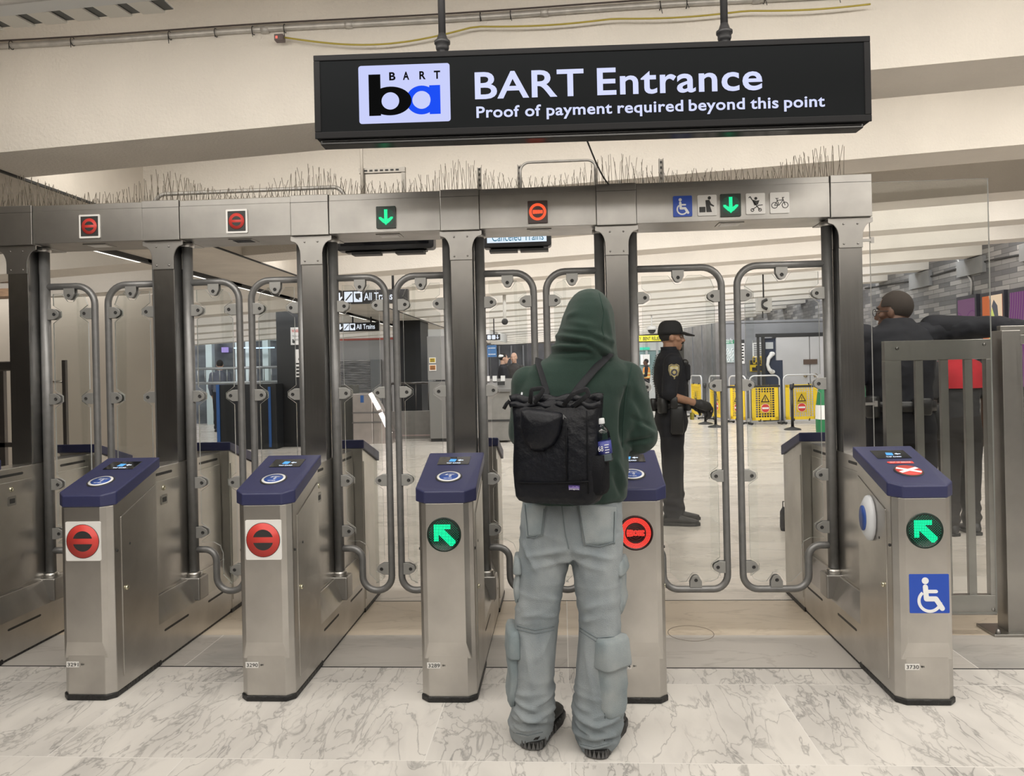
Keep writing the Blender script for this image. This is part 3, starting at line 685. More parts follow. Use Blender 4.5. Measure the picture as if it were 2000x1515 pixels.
strut(1291, 310, 'slotted metal strut standing right of the black cable on the header', w_=.026)
strut(1210, 352, 'short black slotted strut where the hanging cable lands on the header', w_=.014)
strut(1256, 350, 'short black slotted strut right of the one that holds the cable', w_=.014)
a, b = at(709, 330, 4.29), at(788, 330, 4.29)
m = MB()
for p in (a, b): m.box(p.x-.011, p.x+.011, 4.28, 4.30, HZ1+.006, p.z)
m.box(a.x-.02, b.x+.012, 4.275, 4.30, a.z-.028, a.z)
for k in range(7): m.box(a.x+.01+k*.03, a.x+.028+k*.03, 4.2735, 4.275, a.z-.02, a.z-.01, 1)
o = m.build('strut_bracket', [STRUT, BOLTD]); recentre(o); tag(o, 'slotted strut bracket like a small goalpost on the header', 'strut bracket')
m = MB(); p = at(709, 330, 4.27); m.tube([(p.x-.005, 4.262, HZ1+.006), (p.x-.005, 4.262, 2.86)], .009, 10); o = m.build('conduit_pipe', mat('painted_conduit', (.66, .61, .54), .6)); recentre(o); tag(o, 'thin cream painted vertical pipe rising from the strut frame to the ceiling beam', 'conduit pipe')
# ---- departure displays hanging behind the header
def display(px0, px1, pyt, pyb, Y, label, lit):
    a = at(px0, pyt, Y); b = at(px1, pyb, Y); zc = (at(px0, pyb, Y).z+b.z)/2; h = .20
    t = thing('departure_display', label, 'display screen', ((a.x+b.x)/2, Y, zc), group=None, world=True)
    m = MB(); m.prism(rrect(a.x, b.x, zc, zc+h, .02), Y, Y+.10, 'y'); m.box(a.x+.05, b.x-.05, Y+.02, Y+.09, zc-.012, zc); m.build('housing', mat('display_black', (.02, .02, .022), .35), t, .006)
    for q in (.3, .75):
        m = MB(); x = a.x+(b.x-a.x)*q; m.box(x-.09, x+.09, Y+.01, Y+.09, zc-.026, zc-.010); m.build('foot_bracket', DARK, t)
    m = MB(); m.box(a.x+.03, b.x-.03, Y-.003, Y, zc+.03, zc+h-.02, 0)
    if lit:
        m.text('Canceled Trains', .075, Matrix.Translation((a.x+.06, Y-.0035, zc+.04)) @ Matrix.Rotation(pi/2, 4, 'X'), 1, .004, .33)
    m.build('screen', [emis('display_lit', (.72, .82, .95), .95) if lit else SCREEN, emis('display_text', (.1, .35, .5), .5)], t)
    for q in (.2, .8):
        m = MB(); x = a.x+(b.x-a.x)*q; m.box(x-.02, x+.02, HY1+.007, Y+.02, zc+.09, zc+.12); m.build('mount_arm', DARK, t)
display(656, 847, 470, 487, 4.75, 'black departure display hanging behind the header left of the lit one, its screen dark', False)
display(942, 1077, 462, 482, 4.9, 'departure display hanging behind the header showing a pale strip reading Canceled Trains', True)
# ---- big hanging sign
SGN = thing('station_sign', 'long black illuminated sign reading BART Entrance hanging above the fare gates', 'sign', (.145, 3.512, 2.478), TH*.5)
SX, SZ = 1.222, .372
BLK = mat('sign_case', (.014, .014, .015), .6, spec=.1); FACE = mat('sign_face', (.009, .010, .011), .8, spec=.04)
m = MB(); m.prism([(-SX, .03), (-SX+.006, .0), (SX-.006, .0), (SX, .03), (SX, SZ), (-SX, SZ)], -.11, -.012, 'y'); m.build('case', BLK, SGN, .004)
m = MB(); m.box(-SX+.02, SX-.03, -.100, -.022, -.022, .001); m.box(-SX+.028, SX-.038, -.106, -.016, -.012, -.006); m.build('bottom_trim', mat('sign_trim_gloss', (.012, .012, .013), .22, spec=.5), SGN, .003)
m = MB()
for x0, x1, z0, z1 in ((-SX, SX, SZ-.026, SZ), (-SX, SX, .0, .03), (-SX, -SX+.028, .03, SZ-.026), (SX-.028, SX, .03, SZ-.026)): m.box(x0, x1, -.118, -.110, z0, z1)
m.build('bezel', BLK, SGN, .003)
m = MB(); m.box(-SX+.028, SX-.028, -.1135, -.109, .03, SZ-.026); m.build('face', FACE, SGN)
K = 2*SX/1087
def sx(px): return -SX+(px-617)*K
def sz(d): return SZ-d*K*.995
LIT = emis('sign_lit', (.56, .60, .92), .92); LITT = emis('sign_lit_text', (.66, .70, .98), .92); LBLUE = emis('sign_lit_blue', (.012, .07, .80), 1.0)
R90 = Matrix.Rotation(pi/2, 4, 'X')
yl = -.1137
m = MB(); m.prism(rrect(sx(706), sx(887), sz(139), sz(24), .012), yl+.001, yl-.001, 'y', 0)
z0, z1 = sz(124), sz(67)      # x-height band of ba
zb_ = z0; cz = (z0+z1)/2
def bowl(cx, ro, ri, mi, y, sxx=1.0): 
    n = 40; rings = []
    for i in range(n):
        a = 2*pi*i/n; rings.append([(cx+ri[0]*cos(a), y, cz+ri[1]*sin(a)), (cx+ri[0]*cos(a), y-.001, cz+ri[1]*sin(a)), (cx+ro[0]*cos(a), y-.001, cz+ro[1]*sin(a)), (cx+ro[0]*cos(a), y, cz+ro[1]*sin(a))])
    m.loft(rings, mi, False, False, True)
hb = (z1-z0)/2
cb, ca = sx(768.5), sx(830.5)
bowl(ca, (31*K, hb), (18.5*K, 17.0*K), 2, yl-.001); m.box(sx(846), sx(867.5), yl-.002, yl-.001, z0, z1, 2)
bowl(cb, (42*K, hb), (17.5*K, 17.0*K), 1, yl-.0016); m.box(sx(726), sx(749.5), yl-.0026, yl-.0016, z0, sz(42), 1)
m.prism(circ(cb, cz, 17.0*K, 30), yl-.0028, yl-.003, 'y', 0)
m.prism(circ(ca, cz, 17.6*K, 30), yl-.0022, yl-.0027, 'y', 0)
for ch, px in (('B', 766), ('A', 795), ('R', 826), ('T', 856)):
    m.text(ch, .049, Matrix.Translation((sx(px), yl-.0012, sz(54))) @ R90, 1, .03, 12.5*K)
m.build('logo_panel', [LIT, emis('logo_black', (.004, .004, .004), 1), LBLUE], SGN)
def line(txt, px0, px1, base, caph, bold, M_=None):
    m = MB(); m.text(txt, caph/.729, Matrix.Translation((sx(px0), yl-.0005, sz(base))) @ R90, 0, bold, (px1-px0)*K, .0012, space=1.05); return m
def words_line(txt, px0, px1, base, caph, bold):
    ms = [MB().text(w_, 1., Matrix.Identity(4), 0, bold, None, .001, space=1.05) for w_ in txt.split()]
    ext = [(min(v.x for v in m.v), max(v.x for v in m.v)) for m in ms]
    gap = .30; tot = sum(b-a for a, b in ext)+gap*(len(ms)-1); k = (px1-px0)*K/tot; x = sx(px0)
    for m, (a, b) in zip(ms, ext):
        m.v = [Vector((x+(v.x-a)*k, yl-.0005-.0012*(v.z > 0), sz(base)+v.y*caph/.729)) for v in m.v]
        m.build('lettering', LITT, SGN); x += (b-a+gap)*k
words_line('BART Entrance', 936, 1496, 96.5, 54*K, .016)
words_line('Proof of payment required beyond this point', 938, 1615, 134, 22.5*K, .018)
for px in (871, 1431):
    x = -SX+(px-617)*K
    m = MB(); m.cyl((x, -.06, SZ+.07), (x, -.06, 1.10), .0165, 16); hg = m.build('hanger_pipe', mat('hanger_black', (.022, .022, .024), .5), SGN)
    m = MB(); m.lathe([(.012, SZ-.002), (.022, SZ), (.022, SZ+.012), (.016, SZ+.018), (.026, SZ+.024), (.030, SZ+.034), (.030, SZ+.052), (.036, SZ+.055), (.036, SZ+.066), (.030, SZ+.068), (.024, SZ+.078), (.0165, SZ+.10)], (x, -.06, 0), 18); m.build('swivel_coupling', mat('hanger_black', (0, 0, 0)), hg)
# black cable from sign to header
a = at(1143, 265, 3.45); b = Vector((at(1205, 358, 4.28).x, 4.28, HZ1+.02))
m = MB(); m.tube([a+(b-a)*t+Vector((0, 0, -.05*sin(pi*t))) for t in [i/12 for i in range(13)]], .004, 8); o = m.build('black_cable', mat('cable_black', (.015, .015, .015), .5)); recentre(o); tag(o, 'thin black cable hanging from the underside of the long sign to the header', 'cable')
# ---- conduits on the beam face
fy = YB0-.028
m = MB(); rn = random.Random(3)
zc = lambda x: 3.285+.010*(x+3.1)
def yface(z, x): return YB0-.04*(z-ZS-TILT*x)/.95
pts = [(x, yface(zc(x), x)-.016, zc(x)+.004*sin(x*3)) for x in [-3.3+.1*i for i in range(75)]]
m.tube(pts, .0155, 12)
for x in (-1.56, -1.1, -.05, 1.05): m.cyl((x-.02, yface(zc(x), x)-.016, zc(x)), (x+.02, yface(zc(x), x)-.016, zc(x)), .020, 12)
o = m.build('ceiling_conduit', COND); recentre(o); tag(o, 'long grey conduit fixed across the cream beam above the sign', 'conduit pipe')
m = MB(); m.tube([(x, y-.022, z+.020) for x, y, z in pts], .0045, 6); o = m.build('ceiling_cable', mat('cable_brown', (.06, .045, .04), .6)); recentre(o); tag(o, 'thin dark cable tied along the top of the long beam conduit', 'cable')
m = MB(); yp = []
for i in range(60):
    px = 548+(1700-548)*i/59; sag = 26*sin(pi*min(1, (px-548)/390))**1.0 if px < 938 else 3+5*abs(sin((px-938)/260*pi))
    base = 72-(px-548)*(72-4)/(1700-548)
    q = at(px, base+sag, 4.03); yp.append(q)
m.tube(yp, .0048, 6); o = m.build('yellow_cable', mat('cable_yellow', (.40, .32, .05), .5)); recentre(o); tag(o, 'yellow cable drooping under the conduit behind the sign hangers', 'cable')
q = at(547, 75, 4.02); m = MB(); m.box(q.x-.025, q.x+.022, q.y-.02, q.y+.02, q.z-.016, q.z+.016, 0); m.box(q.x-.018, q.x-.006, q.y-.0215, q.y-.02, q.z-.008, q.z+.006, 1); o = m.build('cable_connector', [mat('connector', (.13, .10, .10), .5), emis('pilot_red', (1, .2, .15), 1)], bev=.003); recentre(o); tag(o, 'small dark connector box with a red pilot light at the start of the yellow cable', 'connector box')
for i, px in enumerate((20, 140, 330, 420, 493, 555, 938, 997, 1290, 1342, 1494, 1637)):
    q = at(px, 88-px*.047, 4.05); z = zc(q.x); y = yface(z, q.x)-.016; m = MB()
    m.tube([(q.x+.0, y+.022*cos(t), z+.022*sin(t)) for t in [2*pi*k/14 for k in range(14)]], .0022, 5, closed=True); m.tube([(q.x, y-.022, z-.004), (q.x+.008, y-.03, z-.035-.01*(i % 3))], .002, 5)
    o = m.build('cable_tie', BOLTD); recentre(o); tag(o, '%s black cable tie from the left on the long beam conduit' % ('first', 'second', 'third', 'fourth', 'fifth', 'sixth', 'seventh', 'eighth', 'ninth', 'tenth', 'eleventh', 'twelfth')[i], 'cable tie', 'cable ties on the long beam conduit')
# ---- louvred light trough on the near beam, top left corner
YL = YB0-PITCH_B+SOF
lt = thing('light_trough', 'pale louvred lighting trough with a grey pipe in the top left corner', 'ceiling light', (-2.4, YL, ZS-.15), world=True)
def lz(x): return ZS+TILT*x
m = MB(); m.loft([[(x, YL-.03, lz(x)-.006), (x, YL+.06, lz(x)-.006), (x, YL+.06, lz(x)-.002), (x, YL-.03, lz(x)-.002)] for x in (-3.3, -1.4)], 0, False); m.build('trough_body', mat('trough_dark', (.12, .12, .11), .6), lt)
for k in range(15):
    x = -3.28+k*.125; m = MB()
    m.add([(x+.0, YL-.03, lz(x)-.012), (x+.085, YL-.03, lz(x)-.010), (x+.1, YL+.058, lz(x)-.012), (x+.015, YL+.058, lz(x)-.014), (x, YL-.03, lz(x)-.006), (x+.085, YL-.03, lz(x)-.004), (x+.1, YL+.058, lz(x)-.006), (x+.015, YL+.058, lz(x)-.008)], [(0, 1, 2, 3), (7, 6, 5, 4), (0, 4, 5, 1), (1, 5, 6, 2), (2, 6, 7, 3), (3, 7, 4, 0)]); m.build('louvre_blade', mat('trough_cream', (.72, .69, .62), .5), lt)
m = MB(); m.box(-3.3, -1.4, YL-.13, YL-.035, lz(-2.4)-.016, lz(-2.4)-.003); m.v = [Vector((p.x, p.y, p.z+TILT*(p.x+2.4))) for p in m.v]; m.build('trough_lip', mat('trough_white', (.66, .66, .64), .5), lt)
m = MB(); m.tube([(x, YL-.17, lz(x)-.026) for x in (-3.3, -1.4)], .022, 12); m.build('pipe', COND, lt)
# ================================================================ beyond the gates: right side
def pr(x0, y0, x1, y1, Y):         # picture rectangle -> X0, X1, Z0, Z1 at depth Y
    a = at(x0, y0, Y); b = at(x1, y1, Y); c = at(x0, y1, Y); d = at(x1, y0, Y)
    return (a.x+c.x)/2, (b.x+d.x)/2, (b.z+c.z)/2, (a.z+d.z)/2
def M_(x, y, z): return Matrix.Translation((x, y, z)) @ R90
# clear screen beside the last gate
gs = thing('glass_screen', 'tall clear glass screen standing right of the last gate post', 'glass screen', (1.92, 4.11, .1), world=True)
m = MB(); m.box(1.615, 2.212, 4.105, 4.117, .125, 2.365); 
for i in (0, 1, 4, 5): m.mi[i] = 1
m.build('pane', [GLASS, mat('pane_edge', (0, 0, 0))], gs)
for z in (.42, 1.2, 2.05): m = MB(); m.box(1.6155, 1.632, 4.098, 4.105, z, z+.03); m.box(1.552, 1.6155, 4.098, 4.108, z+.008, z+.022); m.build('wall_clip', STH, gs)
# fence panel and posts behind it
FS = steel('fence_steel', (.40, .39, .37), .26, (90, 90, 3))
fn = thing('steel_fence', 'brushed steel fence panel with vertical bars behind the clear glass screen', 'fence', (1.97, 4.22, .08), world=True)
YF_ = 4.22
xa, xb, z0, z1 = pr(1730, 664, 1938, 1208, YF_)
m = MB(); m.box(xa, xb, YF_-.02, YF_+.02, z1-.105, z1); m.build('top_rail', FS, fn, .002)
m = MB(); m.box(xa, xb, YF_-.02, YF_+.02, .085, .19); m.build('bottom_rail', FS, fn, .002)
m = MB(); m.box(xa, xa+.085, YF_-.022, YF_+.022, .19, z1-.105); m.build('end_stile', FS, fn, .002)
m = MB(); m.box(xb-.03, xb, YF_-.02, YF_+.02, .19, z1-.105); m.build('end_stile', FS, fn, .002)
for px in (1802, 1851, 1898):
    x = at(px, 900, YF_).x-.012; m = MB(); m.box(x-.02, x+.02, YF_-.012, YF_+.012, .19, z1-.105); m.build('bar', FS, fn, .002)
for px, py in ((1752, 680), (1922, 672), (1940, 1190)):
    p = at(px, py, YF_-.02); m = MB(); m.lathe([(.009, 0), (.009, .003), (.004, .005)], (p.x, YF_-.02, p.z), 12, 0, 'y'); m.build('fixing_screw', BOLT, fn)
def fpost(px0, px1, pyt, Y, label, base=True):
    a, b = at(px0, pyt, Y), at(px1, pyt, Y); t = thing('fence_post', label, 'fence post', ((a.x+b.x)/2, Y, 0), world=True)
    m = MB(); m.box(a.x, b.x, Y-.05, Y+.05, .012, a.z); m.build('post', FS, t, .003)
    if base:
        m = MB(); m.box(a.x-.09, b.x+.08, Y-.09, Y+.09, 0, .014); bp = m.build('base_plate', FS, t, .003)
        for x in (a.x-.06, b.x+.05):
            m = MB(); m.lathe([(.013, .014), (.013, .022), (.008, .032), (0, .036)], (x, Y-.065, 0), 12); m.build('anchor_bolt', BOLT, bp)
    return t
fpost(1946, 1982, 646, 4.20, 'thick square steel fence post with a bolted base plate at the right edge')
f2 = thing('steel_fence', 'steel fence panel cut off by the right edge of the picture', 'fence', (2.6, 4.25, 0), world=True)
xa2, xb2, _, zt_ = pr(1985, 655, 2200, 1200, 4.3)
m = MB(); m.box(xa2, xb2, 4.28, 4.32, zt_-.04, zt_+.01); m.build('top_rail', FS, f2, .002)
m = MB(); m.box(xa2, xb2, 4.28, 4.32, .09, .19); m.build('bottom_rail', FS, f2, .002)
for i in range(5):
    x = xa2+.02+i*.15; m = MB(); m.box(x-.02, x+.02, 4.29, 4.31, .19, zt_-.04); m.build('bar', FS, f2, .002)
p = at(1950, 640, 4.6)
hr = thing('rear_rail', 'horizontal steel rail just beyond the thick fence post at the right edge', 'rail', (p.x+.3, 4.6, 0), world=True)
m = MB(); m.box(p.x, p.x+.9, 4.58, 4.62, p.z-.04, p.z+.01); m.build('hand_rail', FS, hr, .003)
m = MB(); m.box(p.x+.06, p.x+.10, 4.58, 4.62, 0, p.z-.04); m.build('upright', FS, hr)

# grey steel kiosk box with doors and notices
KY = 21.0
KG = mat('kiosk_grey', (.26, .265, .28), .45, .3, var=.15, vscale=1.5); KST = steel('kiosk_steel', (.62, .63, .66), .28, (40, 40, 1.5))
x0, x1, _, z1 = pr(1412, 628, 1690, 820, KY)
kt = thing('service_kiosk', 'big grey steel kiosk with notices and white double doors behind the yellow barriers', 'kiosk', ((x0+x1)/2, KY+1, 0), world=True)
m = MB(); m.box(x0, 7.15, KY, KY+3.2, 0, z1); m.build('kiosk_wall', KG, kt)
m = MB(); xl_ = at(1340, 640, KY+2.5).x
m.loft([[(xl_, KY+3.0, z), (x0, KY-.02, z), (x0+.02, KY+.03, z), (xl_+.04, KY+3.05, z)] for z in (0, z1+.05)], 0, False); m.build('side_cladding', KST, kt)
for t_ in (.25, .5, .75):
    m = MB(); x = xl_+(x0-xl_)*t_; y = KY+3-(3.02*t_); m.box(x-.012, x, y-.02, y-.005, 0, z1+.04); m.build('cladding_seam', KG, kt)
m = MB(); m.box(x0-.02, 7.17, KY-.03, KY+3.2, z1, z1+.06); m.build('roof_edge', KG, kt)
WD = mat('door_white', (.56, .55, .55), .5, var=.08, vscale=2)
d0, d1, _, dz = pr(1517, 657, 1640, 800, KY-.02)
for i, (a, b) in enumerate(((d0, (d0*.48+d1*.52)), (d0*.48+d1*.52+.02, 7.10))):
    m = MB(); m.box(a, b, KY-.05, KY, .02, dz); dr_ = m.build('door', WD, kt)
    m = MB(); xx = b-.12 if i == 0 else a+.12; m.lathe([(.05, 0), (.05, .04), (.02, .06)], (xx, KY-.05, 1.12), 14, 0, 'y'); m.build('knob', mat('knob_brass', (.5, .42, .3), .3, 1), dr_)
m = MB(); xm = d0*.48+d1*.52; m.box(xm-.16, xm+.2, KY-.07, KY-.05, 1.42, 1.55); m.build('padlock_hasp', mat('rust', (.12, .08, .06), .7), kt)
m = MB(); m.box(d0-.1, 7.14, KY-.06, KY, dz, dz+.1); m.build('door_lintel', DARK, kt)
def notice(px0, py0, px1, py1, mats, name, draw=None):
    a, b, c, d = pr(px0, py0, px1, py1, KY-.03); m = MB(); m.box(a, b, KY-.03, KY, c, d, 0)
    if draw: draw(m, a, b, c, d)
    return m.build(name, mats, kt)
GRN = mat('poster_green', (.02, .22, .10), .5); PALE = mat('poster_pale', (.42, .50, .50), .5); LINEC = mat('poster_line', (.72, .76, .76), .5)
def d_map(m, a, b, c, d):
    m.box(a, b, KY-.034, KY-.03, d-(d-c)*.16, d, 1); m.text('Station Map', .2, M_(a+.05, KY-.035, d-(d-c)*.13), 2, .004, (b-a)*.7)
    for i in range(5):
        z = c+(d-c)*(.12+.1*i); m.tube([(a+(b-a)*(.1+.08*j), KY-.034, z+.07*sin(j*1.1+i)) for j in range(11)], .012, 5, 2)
notice(1413, 664, 1434, 708, [PALE, GRN, LINEC], 'map_poster', d_map)
def d_txt(m, a, b, c, d):
    m.box(a, b, KY-.034, KY-.03, d-(d-c)*.15, d, 1)
    for i in range(6): z = d-(d-c)*(.25+.12*i); m.box(a+(b-a)*.1, a+(b-a)*(.9-.15*(i % 2)), KY-.034, KY-.03, z-.02, z+.02, 1)
notice(1446, 663, 1454, 710, [WHITE, DARK], 'narrow_notice', d_txt)
notice(1470, 664, 1494, 698, [WHITE, mat('notice_ink', (.22, .22, .22), .6)], 'info_notice', d_txt)
def d_cau(m, a, b, c, d):
    m.box(a, b, KY-.034, KY-.03, d-(d-c)*.4, d, 1); m.text('CAUTION', .30, M_(a+.06, KY-.036, d-(d-c)*.34), 0, .01, (b-a)*.88)
    for i in range(3): z = c+(d-c)*(.12+.16*i); m.box(a+(b-a)*(.1 if i < 2 else .3), b-(b-a)*.1, KY-.034, KY-.03, z-.025, z+.025, 1)
YEL = mat('sign_yellow', (.68, .47, .03), .5)
notice(1465, 703, 1502, 725, [YEL, DARK], 'caution_notice', d_cau)
# payphone board standing before the kiosk
PYH = KY-1.2
ph = thing('payphone_stand', 'dark framed payphone stand with a white handset symbol in front of the kiosk', 'payphone', (at(1505, 700, PYH).x, PYH, 0), world=True)
for px0, px1 in ((1480, 1483.5), (1489, 1494)):
    a, b, _, z = pr(px0, 655, px1, 800, PYH); m = MB(); m.box(a, b, PYH-.05, PYH+.05, 0, z); m.build('frame_post', DARK, ph)
a, b, _, z = pr(1478, 653, 1517, 800, PYH); m = MB(); m.box(a, b, PYH-.06, PYH+.06, z-.06, z+.02); m.build('frame_top', DARK, ph)
a, b, c, z = pr(1494, 660, 1530, 755, PYH); m = MB(); m.prism([(a, 0), (b, 0), (b, at(1530, 703, PYH).z), (at(1516, 700, PYH).x, at(1530, 703, PYH).z), (at(1516, 660, PYH).x, z), (a, z)], PYH+.06, PYH+.10, 'y'); m.build('back_panel', mat('payphone_navy', (.035, .045, .075), .4), ph)
a, b, c, z = pr(1496, 668, 1511, 681, PYH); m = MB(); m.box(a, b, PYH+.04, PYH+.065, c, z); m.build('instruction_plate', mat('plate_grey', (.5, .52, .53), .5), ph)
m = MB(); q = [at(1508, 691, PYH), at(1501, 700, PYH), at(1499, 712, PYH), at(1502, 721, PYH), at(1508, 726, PYH)]; m.tube(q, [.06, .05, .042, .05, .06], 10); m.ball(q[0], (.075, .05, .06)); m.ball(q[-1], (.075, .05, .06)); m.build('handset', WHITE, ph)
# hanging telephone sign
a, b, c, z = pr(1478, 582, 1505, 608, 14.0); t = thing('telephone_sign', 'grey hanging box sign with a black telephone handset symbol', 'sign', ((a+b)/2, 14, c), world=True)
m = MB(); m.box(a, b, 13.9, 14.1, c, z); m.build('sign_box', mat('phone_sign_grey', (.42, .41, .39), .5), t, .006)
m = MB(); xm = (a+b)/2; h_ = z-c; m.tube([(xm+.03, 13.89, c+h_*.86), (xm-.04, 13.89, c+h_*.72), (xm-.055, 13.89, c+h_*.5), (xm-.04, 13.89, c+h_*.28), (xm+.03, 13.89, c+h_*.14)], [.028, .026, .016, .026, .028], 10); m.build('handset_symbol', DARK, t)
m = MB(); m.cyl((xm, 14, z), (xm, 14, zceil(xm, 14)), .014, 8); m.build('hanger_rod', DARK, t)
m = MB(); m.cyl((xm-.02, 14, c-.12), (xm-.02, 14, c), .01, 8); m.build('lower_stub', DARK, t)

# yellow mesh barriers
YB = mat('barrier_yellow', (.86, .60, .03), .5); WT = mat('barrier_tube', (.62, .62, .62), .4, .3)
def barrier(pa, pb, Ya, Yb, label):
    A = Vector((at(pa, 800, Ya).x, Ya, 0)); B = Vector((at(pb, 800, Yb).x, Yb, 0)); L = (B-A).length
    t = thing('mesh_barrier', label, 'barrier', A, atan2(B.y-A.y, B.x-A.x), 'yellow safety barriers before the kiosk')
    H = 1.17
    m = MB(); m.tube(arcpath([(0.03, 0, .05), (.03, 0, H), (L-.03, 0, H), (L-.03, 0, .05)], .12), .019, 8); m.build('tube_frame', WT, t)
    z0, z1, x0, x1 = .10, .94, .07, L-.07
    m = MB()
    for q in (x0, x1-.09): m.box(q, q+.09, -.012, .012, z0, z1)
    for q in (z0, z1-.07): m.box(x0, x1, -.012, .012, q, q+.07)
    nx = int((x1-x0-.18)/.058); nz = 13
    for i in range(1, nx): x = x0+.09+(x1-x0-.18)*i/nx; m.box(x-.008, x+.008, -.006, .006, z0+.07, z1-.07)
    for j in range(1, nz): z = z0+.07+(z1-z0-.14)*j/nz; m.box(x0+.09, x1-.09, -.006, .006, z-.007, z+.007)
    m.build('mesh_panel', YB, t)
    xm = (x0+x1)/2; m = MB(); m.box(xm-.125, xm+.125, -.02, -.012, .27, .75, 0)
    m.prism([(xm-.11, .53), (xm+.11, .53), (xm, .725)], -.02, -.023, 'y', 1); m.prism([(xm-.07, .555), (xm+.07, .555), (xm, .68)], -.0232, -.025, 'y', 0); m.box(xm-.009, xm+.009, -.027, -.025, .585, .645, 1); m.prism(circ(xm, .57, .010, 10), -.025, -.027, 'y', 1)
    m.prism(circ(xm, .39, .105, 30), -.02, -.023, 'y', 3); m.prism(circ(xm, .39, .098, 30), -.0231, -.0245, 'y', 2); m.box(xm-.08, xm+.08, -.026, -.0245, .368, .412, 3)
    for i in range(7): m.box(xm-.11+i*.032, xm-.09+i*.032, -.022, -.02, .488, .502, 1)
    m.build('warning_sign', [YEL, DARK, RED, WHITE], t)
    for x in (.03, L-.03):
        m = MB(); m.box(x-.03, x+.03, -.12, .12, .02, .05); m.cyl((x-.02, -.1, .025), (x+.02, -.1, .025), .025, 10); m.cyl((x-.02, .1, .025), (x+.02, .1, .025), .025, 10); m.build('caster_foot', DARK, t)
    for x, z in ((x0+.2, z1), (x1-.2, z1), (x0+.2, z0), (x1-.2, z0)): 
        m = MB(); m.box(x-.012, x+.012, -.016, .016, z-.03, z+.03); m.build('strap', DARK, t)
    return t
barrier(1350, 1372, 22.0, 21.0, 'narrow looking yellow mesh barrier just right of the standing officer in the cap')
barrier(1386, 1418, 20.7, 19.7, 'yellow mesh barrier angled away left of the gate tubes')
barrier(1424, 1459, 19.5, 18.9, 'yellow mesh barrier seen between the two wide gate leaves')
barrier(1463, 1526, 18.75, 18.8, 'yellow mesh barrier facing forward right of the wide gate opening')
barrier(1529, 1602, 18.8, 18.9, 'yellow mesh barrier facing forward behind the single black stanchion')
barrier(1676, 1724, 16.8, 16.6, 'yellow mesh barrier seen right of the last gate post beside the officer')
def stanchion(px, pyb, pyt, label, tx=None):
    p = at(px, pyb, 10); d = ray(px, pyb); t_ = -EYE/d.z; x, y = d.x*t_, d.y*t_
    zt__ = at(px, pyt, y).z
    t = thing('belt_stanchion', label, 'stanchion', (x, y, 0), 0, 'black queue stanchions')
    m = MB(); m.lathe([(.18, 0), (.18, .015), (.14, .035), (.05, .055), (.035, .07)], (0, 0, 0), 24); m.build('base', DARK, t)
    m = MB(); m.cyl((0, 0, .05), (0, 0, zt__-.1), .032, 14); m.build('pole', mat('stanchion_black', (.02, .02, .02), .35), t)
    m = MB(); m.lathe([(.04, zt__-.1), (.045, zt__-.08), (.045, zt__-.01), (.03, zt__)], (0, 0, 0), 16); m.build('belt_head', DARK, t)
    if tx: m = MB(); m.box(0, tx-x, -.01, .01, zt__-.075, zt__-.025); m.build('belt', DARK, t)
    return x
x1_ = stanchion(1378, 828, 748, 'black belt stanchion furthest to the left, next to the officer in the cap')
stanchion(1398, 834, 752, 'black belt stanchion partly behind the left wide gate leaf tube', at(1548, 760, 17.2).x)
stanchion(1548, 839, 750, 'black belt stanchion standing alone in front of a yellow barrier', at(1690, 760, 16.5).x)
# posters on the brick wall
def poster(Ya, Yb, zt_, zb, label, mats, draw):
    t = thing('wall_poster', label, 'poster screen', (RX-.03, (Ya+Yb)/2, zb), world=True)
    m = MB(); m.box(RX-.07, RX, Yb, Ya, zb, zt_); m.build('frame', mat('poster_frame', (.03, .03, .04), .4), t)
    m = MB(); m.box(RX-.074, RX-.07, Yb+.05, Ya-.05, zb+.05, zt_-.06, 0); draw(m, Ya-.05, Yb+.05, zb+.05, zt_-.06); m.build('display', mats, t); return t
MW = Matrix.Rotation(-pi/2, 4, 'Z') @ R90            # text on the right wall, reading from its far end to its near end
def Ypx(px): d = ray(px, 640); return RX/d.x*d.y
def zpx(px, py): d = ray(px, py); return EYE+RX/d.x*d.z
PURP = emis('poster_purple', (.23, .12, .20), .75); PURP2 = emis('poster_plum', (.17, .06, .17), .8); ORG_ = emis('poster_orange', (.62, .17, .07), .8); LIME = emis('poster_lime', (.58, .62, .18), .85); TXT = emis('poster_text', (.75, .78, .9), .9); CREAM = emis('poster_cream', (.72, .55, .38), .9); GRY = emis('poster_grey', (.12, .12, .13), .8)
def dp1(m, ya, yb, c, d):
    for i in range(9): z = c+(d-c)*(.1+.09*i); m.tube([(RX-.0745, ya+(yb-ya)*j/8, z+.06*sin(j*.9+i)) for j in range(9)], .006, 4, 1)
    m.text('AUDITORIUM', .1, Matrix.Translation((RX-.0765, ya-.06, c+(d-c)*.74)) @ MW, 2, .004, .5)
poster(Ypx(1877), Ypx(1916), zpx(1895, 577), .95, 'muted purple poster screen, leftmost of the three on the brick wall', [PURP, PURP2, TXT], dp1)
def dp2(m, ya, yb, c, d):
    w = ya-yb; h = d-c
    def Q(u, v): return (ya-u*w, c+v*h)
    m.prism([Q(.35, 1), Q(1, 1), Q(1, .4), Q(.62, .62)], RX-.074, RX-.0755, 'x', 3)
    m.prism([Q(.3, 0), Q(.34, .5), Q(.42, .78), Q(.55, .9), Q(.72, .8), Q(.8, .5), Q(.85, 0)], RX-.0755, RX-.077, 'x', 1)
    m.prism([Q(.50, .88), Q(.60, .95), Q(.78, .88), Q(.86, .62), Q(.74, .58), Q(.66, .74)], RX-.077, RX-.078, 'x', 2)
poster(Ypx(1925), Ypx(1971), zpx(1948, 569), .95, 'orange and lime green portrait poster screen, middle of the three on the brick wall', [ORG_, LIME, GRY, CREAM], dp2)
